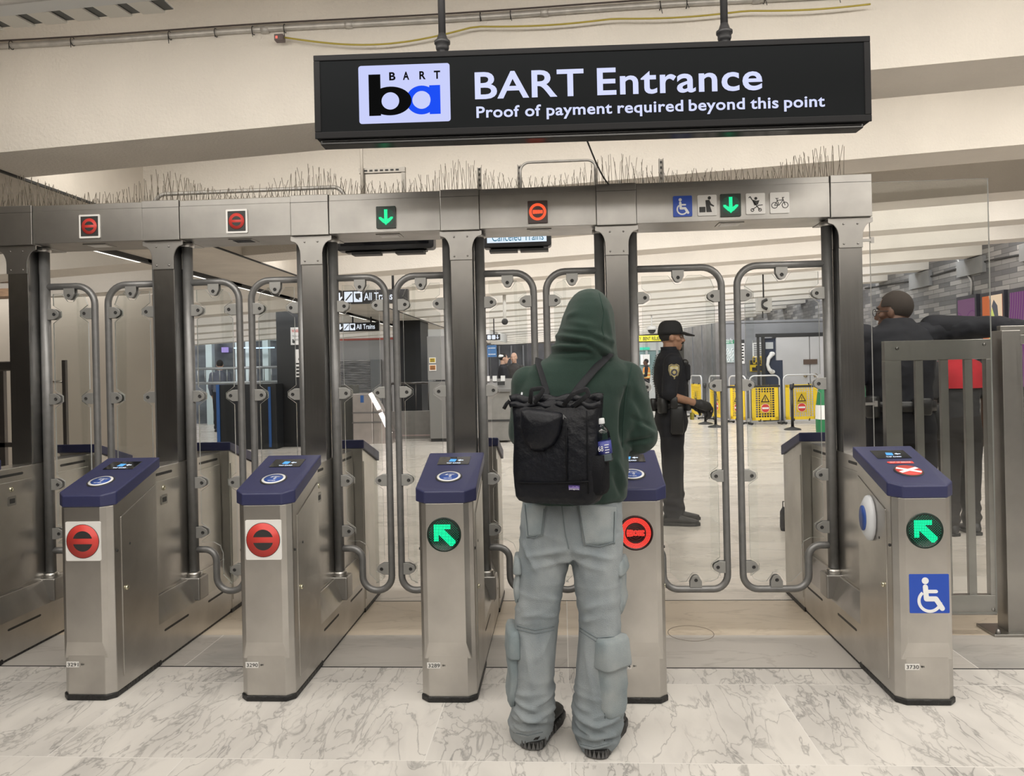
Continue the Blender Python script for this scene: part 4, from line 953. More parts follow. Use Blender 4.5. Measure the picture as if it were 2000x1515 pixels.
def dp3(m, ya, yb, c, d):
    for i in range(10): m.tube([(RX-.0745, ya-(ya-yb)*(i/10+.05*sin(j)), c+(d-c)*j/8) for j in range(9)], .01, 4, 1)
    m.text('FRANKLIN', .17, Matrix.Translation((RX-.0765, ya-.07, c+(d-c)*.62)) @ MW, 2, .008)
poster(Ypx(1979), Ypx(2035), zpx(1990, 563), .95, 'purple poster screen beginning FRA, cut off by the right edge of the picture', [PURP2, PURP, TXT], dp3)
# surface conduits on the brick wall
def wallpt(px, py): d = ray(px, py); t_ = (RX-.02)/d.x; return Vector((RX-.02, d.y*t_, EYE+d.z*t_))
m = MB(); m.tube([wallpt(1690, 563), wallpt(1800, 545), wallpt(1860, 527), wallpt(1930, 509), wallpt(2040, 488)], .016, 8); o = m.build('wall_conduit', DARK); recentre(o); tag(o, 'long dark conduit running along the upper brick wall on the right', 'conduit pipe')
m = MB(); m.tube(arcpath([wallpt(1868, 482), wallpt(1871, 508), wallpt(1898, 548), wallpt(1897, 578)], .1), .018, 8); o = m.build('wall_conduit', mat('conduit_pale', (.34, .33, .32), .5)); recentre(o); tag(o, 'short bent pale conduit on the brick wall above the purple poster', 'conduit pipe')
# concrete pads under beam ends on the wall
for i, (k) in enumerate((2, 3, 4, 5, 6)):
    y = YB0+PITCH_B*k; m = MB(); m.box(RX-.06, RX, y-.12, y+SOF+.25, 3.02-.02*k, 3.2); o = m.build('trim_%d' % (4+i), mat('pad_grey', (.24, .24, .24), .7, var=.15, vscale=3), kind='structure')
# agent booth far away with banner
BY = 33.0
a, b, _, z = pr(1240, 668, 1312, 775, BY)
t = thing('agent_booth', 'distant pale glazed station agent booth under a yellow banner', 'booth', ((a+b)/2, BY+1, 0), world=True)
m = MB(); m.box(a, b, BY, BY+2.5, 0, 1.1); m.box(a, b, BY, BY+2.5, z-.35, z); m.build('booth_wall', mat('booth_grey', (.45, .46, .45), .5), t)
m = MB(); m.box(a+.05, b-.05, BY+.05, BY+2.4, 1.1, z-.35); m.build('booth_window', mat('booth_glass', (.20, .28, .28), .1), t)
for q in (.0, .33, .62, 1): m = MB(); x = a+(b-a)*q; m.box(x-.05, x+.05, BY-.02, BY+.05, 0, z); m.build('mullion', mat('booth_frame', (.35, .36, .36), .5), t)
x0, x1, c, d = pr(1250, 678, 1269, 683, BY-.05); m = MB(); m.box(x0, x1, BY-.06, BY, c, d, 0); m.build('lit_sign', emis('booth_green', (.10, .75, .5), .9), t)
x0, x1, c, d = pr(1251, 692, 1269, 712, BY-.05); m = MB(); m.box(x0, x1, BY-.05, BY, c, d, 0); m.build('paper_notice', WHITE, t)
x0, x1, c, d = pr(1246, 655, 1292, 666, 30.0); t = thing('yellow_banner', 'yellow banner with black capitals hanging left of the officer in the cap', 'banner', ((x0+x1)/2, 30, c), world=True)
m = MB(); m.box(x0, x1, 29.98, 30.02, c, d); m.build('cloth', mat('banner_yellow', (.75, .68, .04), .5), t)
m = MB(); m.text('Y  BENT RELIEF', (d-c)*.86, M_(x0+.05, 29.975, c+(d-c)*.18), 0, .012, (x1-x0)*.9); m.build('lettering', DARK, t)
for x in (x0+.05, x1-.05): m = MB(); m.cyl((x, 30, d), (x, 30, zceil(x, 30)), .008, 6); m.build('hanging_wire', DARK, t)
p = at(1273, 644, 23.32); t = thing('dome_camera', 'small white dome camera hanging behind the officer in the cap', 'security camera', p, world=True)
m = MB(); m.lathe([(.10, .12), (.15, .08), (.15, 0)], p, 18); m.cyl(p+Vector((0, 0, .1)), (p.x, p.y, zceil(p.x, p.y)-.012), .02, 8); m.build('housing', WHITE, t)
m = MB(); m.ball(p, (.12, .12, .12)); m.build('dome', DARK, t)
# ================================================================ beyond the gates: left and centre
RAILM = mat('rail_metal', (.16, .15, .145), .35, .8)
def railing(Y, px0, px1, tops, zb, step, label, r=.022, m_=RAILM, dy=0., z0=0.):
    a, b = at(px0, 740, Y).x, at(px1, 740, Y).x
    t = thing('railing', label, 'railing', ((a+b)/2, Y, 0), world=True)
    for z in tops: m = MB(); m.cyl((a, Y, z), (b, Y+dy, z), r, 8); m.build('hand_rail', m_, t)
    n = max(2, int((b-a)/step))
    for i in range(n+1):
        x = a+(b-a)*i/n; m = MB(); post = i % 12 == 0
        y = Y+dy*i/n
        m.cyl((x, y, z0 if post else zb), (x, y, max(tops)), r*.9 if post else r*.45, 6); m.build('rail_post' if post else 'baluster', m_, t)
    return t
# railing at the far left, in front of the beige wall
t = thing('railing', 'dark railing with thick top rail at the left edge in front of the beige wall', 'railing', (-4.4, 6.6, 0), world=True)
a, b, _, z = pr(-60, 706, 62, 900, 6.6); m = MB(); m.box(a, b, 6.57, 6.63, z-.085, z); m.build('hand_rail', RAILM, t, .01)
for px in (5, 60): x = at(px, 800, 6.6).x; m = MB(); m.box(x-.03, x+.03, 6.58, 6.62, 0, z-.085); m.build('rail_post', RAILM, t)
zz = at(30, 868, 6.6).z; m = MB(); m.box(a, b, 6.58, 6.62, zz-.02, zz+.02); m.build('lower_rail', RAILM, t)
# post with curved grab bar
p = at(128, 800, 6.3); t = thing('rail_post', 'slim steel post with a curved grab bar in front of the beige wall', 'post', (p.x, 6.3, 0), world=True)
zt__ = at(128, 703, 6.3).z; m = MB(); m.box(p.x-.016, p.x+.016, 6.284, 6.316, 0, zt__); m.build('post', RAILM, t, .002)
zc_ = at(128, 745, 6.3).z; m = MB(); m.tube(arcpath([(p.x-.016, 6.3, zc_), (p.x-.12, 6.3, zc_), (p.x-.12, 6.3, 0)], .02), .012, 8); m.tube([(p.x-.12, 6.3, zc_), (p.x-.125, 6.28, zc_+.07), (p.x-.16, 6.26, zc_+.13), (p.x-.2, 6.24, zc_+.14)], .012, 8); m.build('grab_bar', mat('grab_steel', (.5, .48, .45), .25, 1), t)
# timber hoarding tops over the beige wall
m = MB(); a, b, c, d = pr(-30, 548, 40, 580, 9.6); m.box(a, b, 9.5, 9.8, c, c+.10); m.box(a, b-.2, 9.6, 9.7, c+.2, c+.3); o = m.build('timber_beam', mat('timber', (.42, .26, .15), .6, var=.3, vscale=10, stretch=(1, 8, 8))); recentre(o); tag(o, 'brown timber boards above the beige wall at the left edge', 'timber')
# dim platform zone on the left: glazed wall with pale columns
GL = mat('dim_glazed_wall', (.155, .17, .19), .3, var=.5, vscale=1.1, stretch=(1, 1, 3))
g = MB(); a = at(255, 700, 23).x; b = at(605, 700, 23).x; g.box(-17.9, b, 23, 23.2, 0, 2.62); g.build('wall_mid', GL, kind='structure')
for px0, px1, py0 in ((288, 299, 655), (404, 416, 590), (462, 468, 640), (482, 489, 640), (515, 526, 640)):
    a, b, c, d = pr(px0, py0, px1, 745, 22.6); t = MB(); t.box(a, b, 22.5, 22.7, 0, d, 0); o = t.build('light_column', mat('pale_column', (.46, .54, .55), .4)); recentre(o); tag(o, 'pale narrow column against the dim glazed wall, %s' % {288: 'furthest left beside the beige wall', 404: 'the tallest, behind the seated person', 462: 'thin one left of the pair of tubes', 482: 'thin one between two gate tubes', 515: 'next to the black column'}[px0], 'column')
g = MB(); a, b, c, d = pr(376, 664, 560, 667, 22.8); g.box(-17, b, 22.85, 23, c+.0, c+.07); g.build('trim_11', mat('transom', (.38, .41, .42), .5), kind='structure')
for px0, px1, py, lab in ((456, 492, 679, 'short bluish fluorescent batten glowing left of the black column'), (498, 535, 679, 'bluish fluorescent batten glowing just beside the black column')):
    a, b, c, d = pr(px0, py-1.2, px1, py+1.2, 22.2); m = MB(); m.box(a, b, 22.2, 22.26, c, d); o = m.build('tube_light', emis('tube_cool', (.6, .78, 1), 1.3)); recentre(o); tag(o, lab, 'light')
for px, py, lab in ((440, 683, 'tiny violet glowing display on the dim glazed wall'),):
    a, b, c, d = pr(px-6, py-5, px+5, py+5, 22.9); m = MB(); m.box(a, b, 22.85, 22.95, c, d); o = m.build('small_display', emis('violet', (.45, .35, .8), .9)); recentre(o); tag(o, lab, 'display screen')
RAILP = mat('rail_pale', (.33, .35, .36), .4, .5)
railing(17.0, 372, 545, (1.62, 1.29), 1.29, .17, 'pale double rail with close balusters in front of the seated person', .03, RAILP)
railing(17.5, 262, 330, (1.42, .12), .12, .13, 'tall dark baluster railing just right of the beige wall', .022)
m = MB(); a, b, c, d = pr(262, 838, 330, 856, 17.8); 
# dark kiosk with blue edges, black column with notices
t = thing('ticket_machine', 'black ticket machine block with blue vertical edge strips left of the black column', 'ticket machine', (at(480, 800, 14.6).x, 14.9, 0), world=True)
a, b, c, d = pr(424, 750, 540, 884, 14.6); m = MB(); m.box(a+.06, b, 14.6, 14.98, 0, d); m.build('cabinet', mat('machine_black', (.016, .018, .021), .35), t, .01)
MBL = mat('machine_blue', (.03, .10, .30), .4)
m = MB(); m.box(a, a+.06, 14.58, 14.98, 0, d); m.build('edge_strip', MBL, t); x = at(527, 800, 14.6).x; m = MB(); m.box(x-.025, x+.025, 14.585, 14.6, .04, d-.06); m.build('edge_strip', MBL, t)
a, b, c, d = pr(541, 560, 610, 872, 15.0); t = thing('black_column', 'square black column with white notices behind the third gate post from the left', 'column', ((a+b)/2, 15.4, 0), world=True)
m = MB(); m.box(a, b+.2, 15, 15.8, 0, zceil(a, 15)-.0); m.build('shaft', mat('column_black', (.014, .015, .017), .4), t)
x0, x1, z0, z1 = pr(568, 639, 597, 673, 14.98); m = MB(); m.box(x0, x1, 14.97, 15, z0, z1, 0); m.text('WARNING', .085, M_(x0+.02, 14.967, z1-.1), 1, .008, .27)
for i, s_ in enumerate(('YOU ARE', 'MONITORED')): m.text(s_, .05, M_(x0+.03, 14.967, z1-.19-.075*i), 2, .004, .2)
m.prism(circ(x0+.06, z0+.06, .03, 10), 14.97, 14.965, 'y', 2); m.build('warning_notice', [WHITE, RED, DARK], t)
x0, x1, z0, z1 = pr(577, 682, 597, 736, 14.98); m = MB(); m.box(x0, x1, 14.97, 15, z0+.28, z1, 0); m.box(x0, x1, 14.97, 15, z0, z0+.25, 0); m.text('G', .1, M_(x0+.06, 14.967, z0+.32), 1, .01)
for i in range(3): m.box(x0+.02, x1-.02, 14.965, 14.97, z0+.03+.07*i, z0+.07+.07*i, 1)
m.build('paper_notice', [WHITE, DARK], t)
# hanging All Trains signs
def all_trains(px0, px1, py0, py1, Y, label, cut):
    a, b, c, d = pr(px0, py0, px1, py1, Y); h = d-c
    t = thing('platform_sign', label, 'sign', ((a+b)/2, Y, c), world=True)
    m = MB(); m.box(a, b, Y-.06, Y+.06, c, d); m.build('sign_box', mat('display_black', (.02, .02, .022), .35), t, .004)
    m = MB(); y = Y-.061; x = a+h*cut
    m.prism([(x+q_*h, c+w_*h) for q_, w_ in ((.32, .85), (.32, .45), (.15, .6), (.15, .45), (.39, .2), (.63, .45), (.63, .6), (.46, .45), (.46, .85))], y, y-.003, 'y', 0)
    for q in (.78, 1.5):
        m.prism(rrect(x+q*h, x+(q+.64)*h, c+.12*h, c+.9*h, .03*h), y, y-.002, 'y', 0)
    m.prism([(x+.83*h, c+.25*h), (x+.92*h, c+.22*h), (x+1.38*h, c+.75*h), (x+1.3*h, c+.80*h)], y-.002, y-.004, 'y', 1)
    m.prism([(x+1.6*h, c+.75*h), (x+2.0*h, c+.78*h), (x+2.02*h, c+.45*h), (x+1.9*h, c+.42*h), (x+1.9*h, c+.25*h), (x+1.65*h, c+.4*h)], y-.002, y-.004, 'y', 1)
    m.build('pictograms', [emis('sign_small_lit', (.85, .9, 1), .95), DARK], t)
    m = MB(); m.text('All Trains', .80*h, M_(x+2.28*h, y, c+.24*h), 0, .012, 2.15*h); m.build('lettering', emis('sign_small_lit', (0, 0, 0), 1), t)
    for q in (.42, .82): m = MB(); xx = a+(b-a)*q; m.cyl((xx, Y, d), (xx, Y, zceil(xx, Y)), .018, 8); m.build('hanger_rod', DARK, t)
all_trains(632, 798, 567, 593, 11.0, 'black hanging sign reading All Trains, the larger and nearer of the two', .9)
all_trains(652, 741, 630, 647, 17.0, 'black hanging sign reading All Trains, the smaller and farther of the two', .45)
# far grey wall with roller shutter
g = MB(); a, b, c, d = pr(655, 664, 775, 760, 25.0); g.box(a-.4, b+.3, 25, 25.3, 0, d); g.build('wall_shutter', mat('shutter_wall', (.23, .22, .21), .6), kind='structure')
g = MB(); g.box(a-.4, b+.3, 24.95, 25, d, d+.06); g.build('trim_12', mat('red_trim', (.30, .06, .04), .6), kind='structure')
t = thing('roller_shutter', 'closed grey slatted roller shutter in the far wall beyond the escalator', 'shutter', (at(700, 740, 24.9).x, 24.9, 0), world=True)
x0, x1, z0, z1 = pr(664, 703, 725, 752, 24.9); m = MB()
for i in range(22): z = z1-.055*i; m.prism([(24.84, z-.045), (24.88, z), (24.9, z), (24.9, z-.05)], x0, x1, 'x')
m.build('slats', mat('shutter_grey', (.36, .35, .34), .45, .4, var=.5, vscale=3, stretch=(1, 1, 14)), t); m = MB(); m.box(x1, x1+.35, 24.8, 24.95, 0, z1); m.build('side_jamb', mat('jamb_grey', (.12, .12, .12), .6), t)
# escalator head with glowing balustrade strip
EY = 15.4
t = thing('escalator', 'brushed steel escalator head with bright glowing balustrade strips', 'escalator', (at(720, 860, EY).x, EY, 0), world=True)
ES = steel('escalator_steel', (.74, .69, .68), .25, (60, 60, 2))
a, b, c, d = pr(688, 768, 728, 868, EY); m = MB(); m.box(a, b, EY, EY+.3, 0, d); m.build('newel_panel', ES, t, .02)
a2, b2, c2, d2 = pr(728, 800, 762, 868, EY-.1)
m = MB(); q = [(at(728, 768, EY).x, d), (at(742, 792, EY).x, at(742, 792, EY).z), (at(766, 842, EY).x, at(766, 842, EY).z), (at(766, 842, EY).x, 0), (b, 0)]; m.prism(q, EY+.02, EY+.28, 'y'); m.build('sloping_side', ES, t, .01)
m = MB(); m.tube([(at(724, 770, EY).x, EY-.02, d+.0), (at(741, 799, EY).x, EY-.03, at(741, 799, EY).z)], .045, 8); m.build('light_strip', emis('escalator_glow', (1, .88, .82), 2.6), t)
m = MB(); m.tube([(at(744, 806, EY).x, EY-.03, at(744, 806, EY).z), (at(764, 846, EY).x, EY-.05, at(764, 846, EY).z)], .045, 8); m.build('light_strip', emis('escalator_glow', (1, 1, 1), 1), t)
for z in (.62, .42): m = MB(); m.box(a, b+.3, EY-.012, EY, z, z+.03); m.build('panel_seam', mat('seam_grey', (.25, .24, .24), .4, .8), t)
x0, x1, z0, z1 = pr(704, 772, 710, 786, EY-.01); m = MB(); m.box(x0, x1, EY-.02, EY, z0, z1); m.build('blue_notice', MBL, t)
a, b, c, d = pr(664, 752, 690, 868, EY+.3); m = MB(); m.box(a, b, EY+.32, EY+.8, 0, d); o = m.build('equipment_cabinet', mat('cabinet_dark', (.13, .13, .12), .5), bev=.01); recentre(o); tag(o, 'dull dark grey cabinet just left of the shining escalator panel', 'cabinet')
# second black column, railing on a grey parapet, grey equipment kiosk
a, b, c, d = pr(768, 625, 822, 745, 18.5); m = MB(); m.box(a, b, 18.5, 19.6, 0, ZS+.2); o = m.build('black_column', mat('column_black', (0, 0, 0))); recentre(o); tag(o, 'wide black column rising behind the railing right of the All Trains signs', 'column')
a, b, c, d = pr(762, 803, 874, 856, 16.4); m = MB(); m.box(a, b, 16.4, 16.7, 0, d); m.box(a, b, 16.39, 16.4, .06, .09, 1); o = m.build('parapet', [mat('parapet_grey', (.26, .245, .23), .6, var=.1), mat('parapet_pink', (.42, .33, .31), .5)]); recentre(o); tag(o, 'low grey parapet wall under the dark railing in the middle distance', 'parapet')
railing(16.55, 763, 836, (1.20,), .60, .22, 'dark railing standing on the low grey parapet', .028, z0=at(820, 803, 16.55).z+.005)
a, b, c, d = pr(836, 656, 882, 862, 15.6); t = thing('equipment_kiosk', 'tall grey equipment kiosk with yellow and orange stickers', 'kiosk', ((a+b)/2, 15.9, 0), world=True)
zs_ = at(850, 742, 15.6).z; EK = mat('kiosk_plain', (.27, .265, .26), .5, .2)
m = MB(); m.box(a, b, 15.6, 16.3, zs_, d); m.build('upper_cabinet', EK, t, .01); m = MB(); m.box(a+.02, b-.02, 15.62, 16.3, .06, zs_-.03); m.build('lower_cabinet', mat('kiosk_lower', (.20, .195, .185), .5), t, .01); m = MB(); m.box(a+.03, b-.03, 15.65, 16.25, 0, .06); m.build('plinth', DARK, t)
m = MB(); m.box(a+.02, b-.02, 15.62, 16.28, d, d+.14); m.build('top_housing', mat('kiosk_top', (.40, .40, .39), .5), t)
for (p0, p1, p2, p3), mt in (((838, 698, 851, 709), YEL), ((838, 712, 852, 724), mat('sticker_orange', (.55, .22, .06), .5))):
    x0, x1, z0, z1 = pr(p0, p1, p2, p3, 15.58); m = MB(); m.box(x0, x1, 15.585, 15.6, z0, z1, 0); m.box(x0+.015, x1-.015, 15.58, 15.585, z0+.02, z1-.015, 1)
    for i in range(2): m.box(x0+.03, x1-.03, 15.577, 15.58, z0+.035+.035*i, z0+.05+.035*i, 2)
    m.build('warning_sticker', [WHITE, mt, DARK], t)
m = MB(); a, b, c, d = pr(826, 663, 836, 860, 16.2); m.box(a, b, 16.9, 17.2, 0, d); o = m.build('steel_pilaster', mat('pilaster', (.36, .37, .38), .4, .4)); recentre(o); tag(o, 'narrow pale steel pilaster between the black column and the grey equipment kiosk', 'pilaster')
# dark equipment band and services along the far hall
a, b, c, d = pr(945, 655, 1052, 760, 27.0); g = MB(); g.box(a-2.5, b+1.2, 27, 27.4, 0, 2.35); g.build('wall_mid_dark', mat('dark_hall', (.055, .055, .062), .5, var=.5, vscale=2), kind='structure')
g = MB(); 
for i in range(9): x = a-.3+i*.42; g.box(x, x+.05, 26.93, 27, 0, 2.3)
g.build('trim_13', mat('hall_stud', (.15, .15, .16), .5), kind='structure')
g = MB(); g.loft([[(x, y, z-.14), (x, y, z+.14), (x, y+.3, z+.14), (x, y+.3, z-.14)] for x, y, z in ((a-.2, 19.5, 2.62), (b-1.1, 26.8, 2.55))], 0, False); g.build('trim_14', mat('duct_white', (.55, .54, .52), .5), kind='structure')
a, b, c, d = pr(952, 674, 970, 697, 25.0); m = MB(); m.box(a, b, 24.95, 25, c, d, 0)
for i in range(2): m.box(a+.03, b-.03, 24.945, 24.95, c+.08+.2*i, c+.1+.2*i, 1)
t = thing('blue_sign', 'small blue wall sign left of the two distant people', 'sign', ((a+b)/2, 25, c), world=True); o = m.build('sign_plate', [mat('sign_mid_blue', (.06, .16, .35), .5), SW], t)
m = MB(); m.box((a+b)/2-.02, (a+b)/2+.02, 25, 27, d-.1, d-.06); m.build('arm', DARK, t)
a, b, c, d = pr(938, 653, 977, 664, 20.0); t = thing('icon_sign', 'small hanging black sign with white icons left of the two distant people', 'sign', ((a+b)/2, 20, c), world=True)
m = MB(); m.box(a, b, 19.95, 20.05, c, d); m.build('sign_box', mat('display_black', (0, 0, 0)), t); h = d-c; m = MB()
for q in (1.3, 2.1): m.prism(rrect(a+q*h, a+(q+.65)*h, c+.12*h, c+.88*h, .02), 19.95, 19.945, 'y', 0)
x = a+3.1*h; m.prism([(x-.3*h, c+.5*h), (x, c+.12*h), (x+.3*h, c+.5*h), (x+.08*h, c+.42*h), (x+.08*h, c+.88*h), (x-.08*h, c+.88*h), (x-.08*h, c+.42*h)], 19.95, 19.945, 'y', 0)
m.prism([(a+.1*h, c+.3*h), (a+1*h, c+.3*h), (a+.3*h, c+.8*h)], 19.95, 19.945, 'y', 0); m.build('icons', emis('sign_small_lit', (0, 0, 0), 1), t)
m = MB(); m.cyl(((a+b)/2+.1, 20, d), ((a+b)/2+.1, 20, zceil((a+b)/2+.1, 20)), .015, 6); m.build('hanger_rod', DARK, t)
p = at(986, 628, 14); t = thing('dome_camera', 'tiny dark dome camera on the ceiling beam above the two distant people', 'security camera', p, world=True); m = MB(); m.ball(p, .06); m.build('dome', DARK, t); m = MB(); m.cyl(p, (p.x, p.y, zceil(p.x, p.y)), .03, 10); m.build('stem', WHITE, t)
# distant grey exit gate console in the middle
a, b, c, d = pr(944, 742, 996, 861, 15.2); t = thing('agent_counter', 'grey counter cabinet in the middle distance left of the person in the green hoodie', 'counter', ((a+b)/2, 15.6, 0), world=True)
CG = mat('counter_grey', (.24, .23, .215), .5, .1, var=.15)
m = MB(); m.box(a-.3, b, 15.2, 16.2, .04, d-.22); m.build('counter_body', CG, t, .01); m = MB(); m.prism([(15.15, d-.24), (16.2, d-.05), (16.2, d+.02), (15.15, d-.18)], a-.3, b+.04, 'x'); m.build('counter_top', mat('counter_top', (.16, .155, .15), .4), t, .008)
m = MB(); m.box(a-.3, b, 15.19, 15.2, .42, .46); m.build('kick_seam', DARK, t)
m = MB(); x0, x1, z0, z1 = pr(972, 745, 986, 752, 15.4); m.box(x0, x1, 15.35, 15.42, z0, z1); m.build('monitor', DARK, t)
for px in (952, 966, 982): x0, x1, z0, z1 = pr(px-4, 735, px+4, 741, 15.8); m = MB(); m.box(x0, x1, 15.8, 15.9, d-.03, d+.08); o = m.build('paper_box', WHITE); recentre(o); tag(o, {952: 'small white box on the grey counter, furthest left', 966: 'small white box on the grey counter, in the middle', 982: 'small white box on the grey counter, nearest the people'}[px], 'box')
# ================================================================ people
from mathutils.bvhtree import BVHTree
def fab(name, col, rough=.85, bump=.25, bscale=350, var=.15, vscale=9, **k): return mat(name, col, rough, bump=bump, bscale=bscale, var=var, vscale=vscale, **k)
SKIN_A = mat('skin_tan', (.36, .19, .12), .5, var=.12, vscale=14); SKIN_B = mat('skin_brown', (.13, .065, .042), .5, var=.15, vscale=14); SKIN_C = mat('skin_light', (.52, .32, .23), .5, var=.1, vscale=14)
HAIRB = mat('hair_black', (.012, .010, .009), .7, bump=.6, bscale=300); HAIRG = mat('hair_cropped', (.035, .026, .021), .8, bump=.5, bscale=400)
EYEW = mat('eye_white', (.16, .12, .10), .6); EYED = mat('eye_dark', (.02, .012, .01), .2)
BOOT = mat('boot_black', (.018, .018, .019), .5); LEATHER = mat('belt_black', (.014, .014, .015), .4)
def V(*a): return Vector(a)
def ell(c, rx, ry, n=28, e=1.0, yaw=0.):
    out = []
    for j in range(n):
        t = 2*pi*j/n; cs, sn = cos(t), sin(t)
        x = rx*math.copysign(abs(cs)**e, cs); y = ry*math.copysign(abs(sn)**e, sn)
        out.append(V(c[0]+x*cos(yaw)-y*sin(yaw), c[1]+x*sin(yaw)+y*cos(yaw), c[2]))
    return out
def hand(mb, w, d, nrm, side, s=1., curl=.5):
    # w wrist, d hand direction, nrm back-of-hand normal, side +1 thumb on the left of d seen from the back
    d = d.normalized(); nrm = (nrm-d*nrm.dot(d)).normalized(); u = d.cross(nrm)*side      # u points to the little finger side
    mb.cap(w, w+d*.03*s, .024*s, .027*s, 10)
    for q in (-.024, -.008, .008, .024): mb.cap(w+d*.02*s+u*q*.7*s, w+d*.088*s+u*q*s, .015*s, .0125*s, 8)
    for q, ln in ((-.027, .072), (-.009, .081), (.009, .076), (.027, .060)):
        p = w+d*.088*s+u*q*s; a = 0; 
        for k, f in enumerate((.45, .31, .24)):
            a += curl*(.55+.35*k); v = (d*cos(a)-nrm*sin(a)+u*q*1.2*(1 if k == 0 else 0)).normalized(); p2 = p+v*ln*f*s; r0 = (.0098-.0010*k)*s; mb.cap(p, p2, r0, r0-.0008*s, 8); p = p2
    p = w+d*.025*s-u*.024*s; v = (d*.62-u*.75-nrm*.25).normalized()
    for k, l in enumerate((.040, .032, .026)): p2 = p+v*l*s; mb.cap(p, p2, (.0135-.0018*k)*s, (.012-.0018*k)*s, 8); p = p2; v = (v+d*.35-nrm*.25*curl).normalized()
def head(mb, c, f, s=1., nose=1.):
    # c head centre, f facing direction (horizontal)
    f = f.normalized(); z = V(0, 0, 1); r = f.cross(z); R = Matrix((r, f, z)).transposed()
    def W(x, y, zz): return c+(r*x+f*y+z*zz)*s
    mb.ball(W(0, -.012, .025), (.074*s, .094*s, .098*s), 20, 14, 0, R)
    mb.ball(W(0, .022, -.045), (.056*s, .066*s, .072*s), 16, 12, 0, R)
    mb.ball(W(0, .062, -.098), (.026*s, .022*s, .020*s), 12, 8, 0, R)                # chin
    mb.cap(W(0, .082, .012), W(0, .104*nose, -.030), .010*s, .014*s, 10); mb.ball(W(0, .096, -.036), (.017*s, .012*s, .010*s), 10, 8, 0, R)
    mb.cap(W(-.032, .076, .030), W(.032, .076, .030), .012*s, .012*s, 10)            # brow
    mb.cap(W(-.020, .080, -.064), W(.020, .080, -.064), .0085*s, .0085*s, 8); mb.cap(W(-.018, .078, -.076), W(.018, .078, -.076), .009*s, .009*s, 8)
    for q in (-1, 1):
        mb.ball(W(q*.050, .050, -.020), (.020*s, .024*s, .020*s), 10, 8, 0, R)
        mb.ball(W(q*.076, -.010, -.008), (.009*s, .020*s, .032*s), 10, 8, 0, R)      # ear
    return W, R
def face_parts(root, body, W, R, s, brow=HAIRB):
    for q in (-1, 1):
        m = MB(); m.ball(W(q*.031, .074, .006), .0125*s, 10, 8, 0); m.ball(W(q*.031, .0815, .006), .0062*s, 8, 6, 1); m.build('eye', [EYEW, EYED], body)
        m = MB(); m.tube([W(q*.014, .089, .026), W(q*.032, .086, .032), W(q*.048, .073, .026)], .0045*s, 6); m.build('eyebrow', brow, body)
def noisef(sc, am, seed=0):
    return lambda p, n: am*noise.noise(p*sc+V(seed*3.1, seed*1.7, seed))
def legs_loft(mb, hips, rows):
    mb.loft([ell(V(x, y, z), rx, ry, 28, .9) for x, y, z, rx, ry in hips])
    for rw in rows: mb.loft([ell(V(x, y, z), rx, ry, 24, .95) for x, y, z, rx, ry in rw])
def shoe(name, root, p, yaw, s=1., m_=BOOT, sole=None, L=.29, hgt=.10):
    mb = MB(); T = Matrix.Translation(p) @ Matrix.Rotation(yaw, 4, 'Z'); mb.T = T          # toe along +Y from heel at p
    rings = []
    for t, w_, h0, h1 in ((-.01, .020, .03, .06), (0, .034, .022, hgt), (.06, .039, .022, hgt*1.12), (.11, .041, .022, hgt*1.0), (.17, .047, .022, .078), (.225, .049, .022, .062), (.265, .040, .024, .052), (L, .016, .028, .044)):
        rings.append([V(w_*s*cos(a)*(1 if sin(a) < 0 else .92), t*s, ((h0+h1)/2+(h1-h0)/2*sin(a))*s) for a in [2*pi*j/16 for j in range(16)]])
    mb.loft(rings); mb.T = None; o = mb.build(name, m_, root)
    mb = MB(); mb.T = T
    out = [(-.042*s, .0), (-.030*s, -.016*s), (.030*s, -.016*s), (.042*s, .0), (.044*s, .10*s), (.054*s, .20*s), (.046*s, .26*s), (.018*s, (L+.012)*s), (-.018*s, (L+.012)*s), (-.046*s, .26*s), (-.054*s, .20*s), (-.044*s, .10*s)]
    mb.prism(out, 0, .028*s, 'z'); mb.T = None; mb.build('sole', sole or mat('sole_black', (.012, .012, .012), .7), o, .006)
    return o
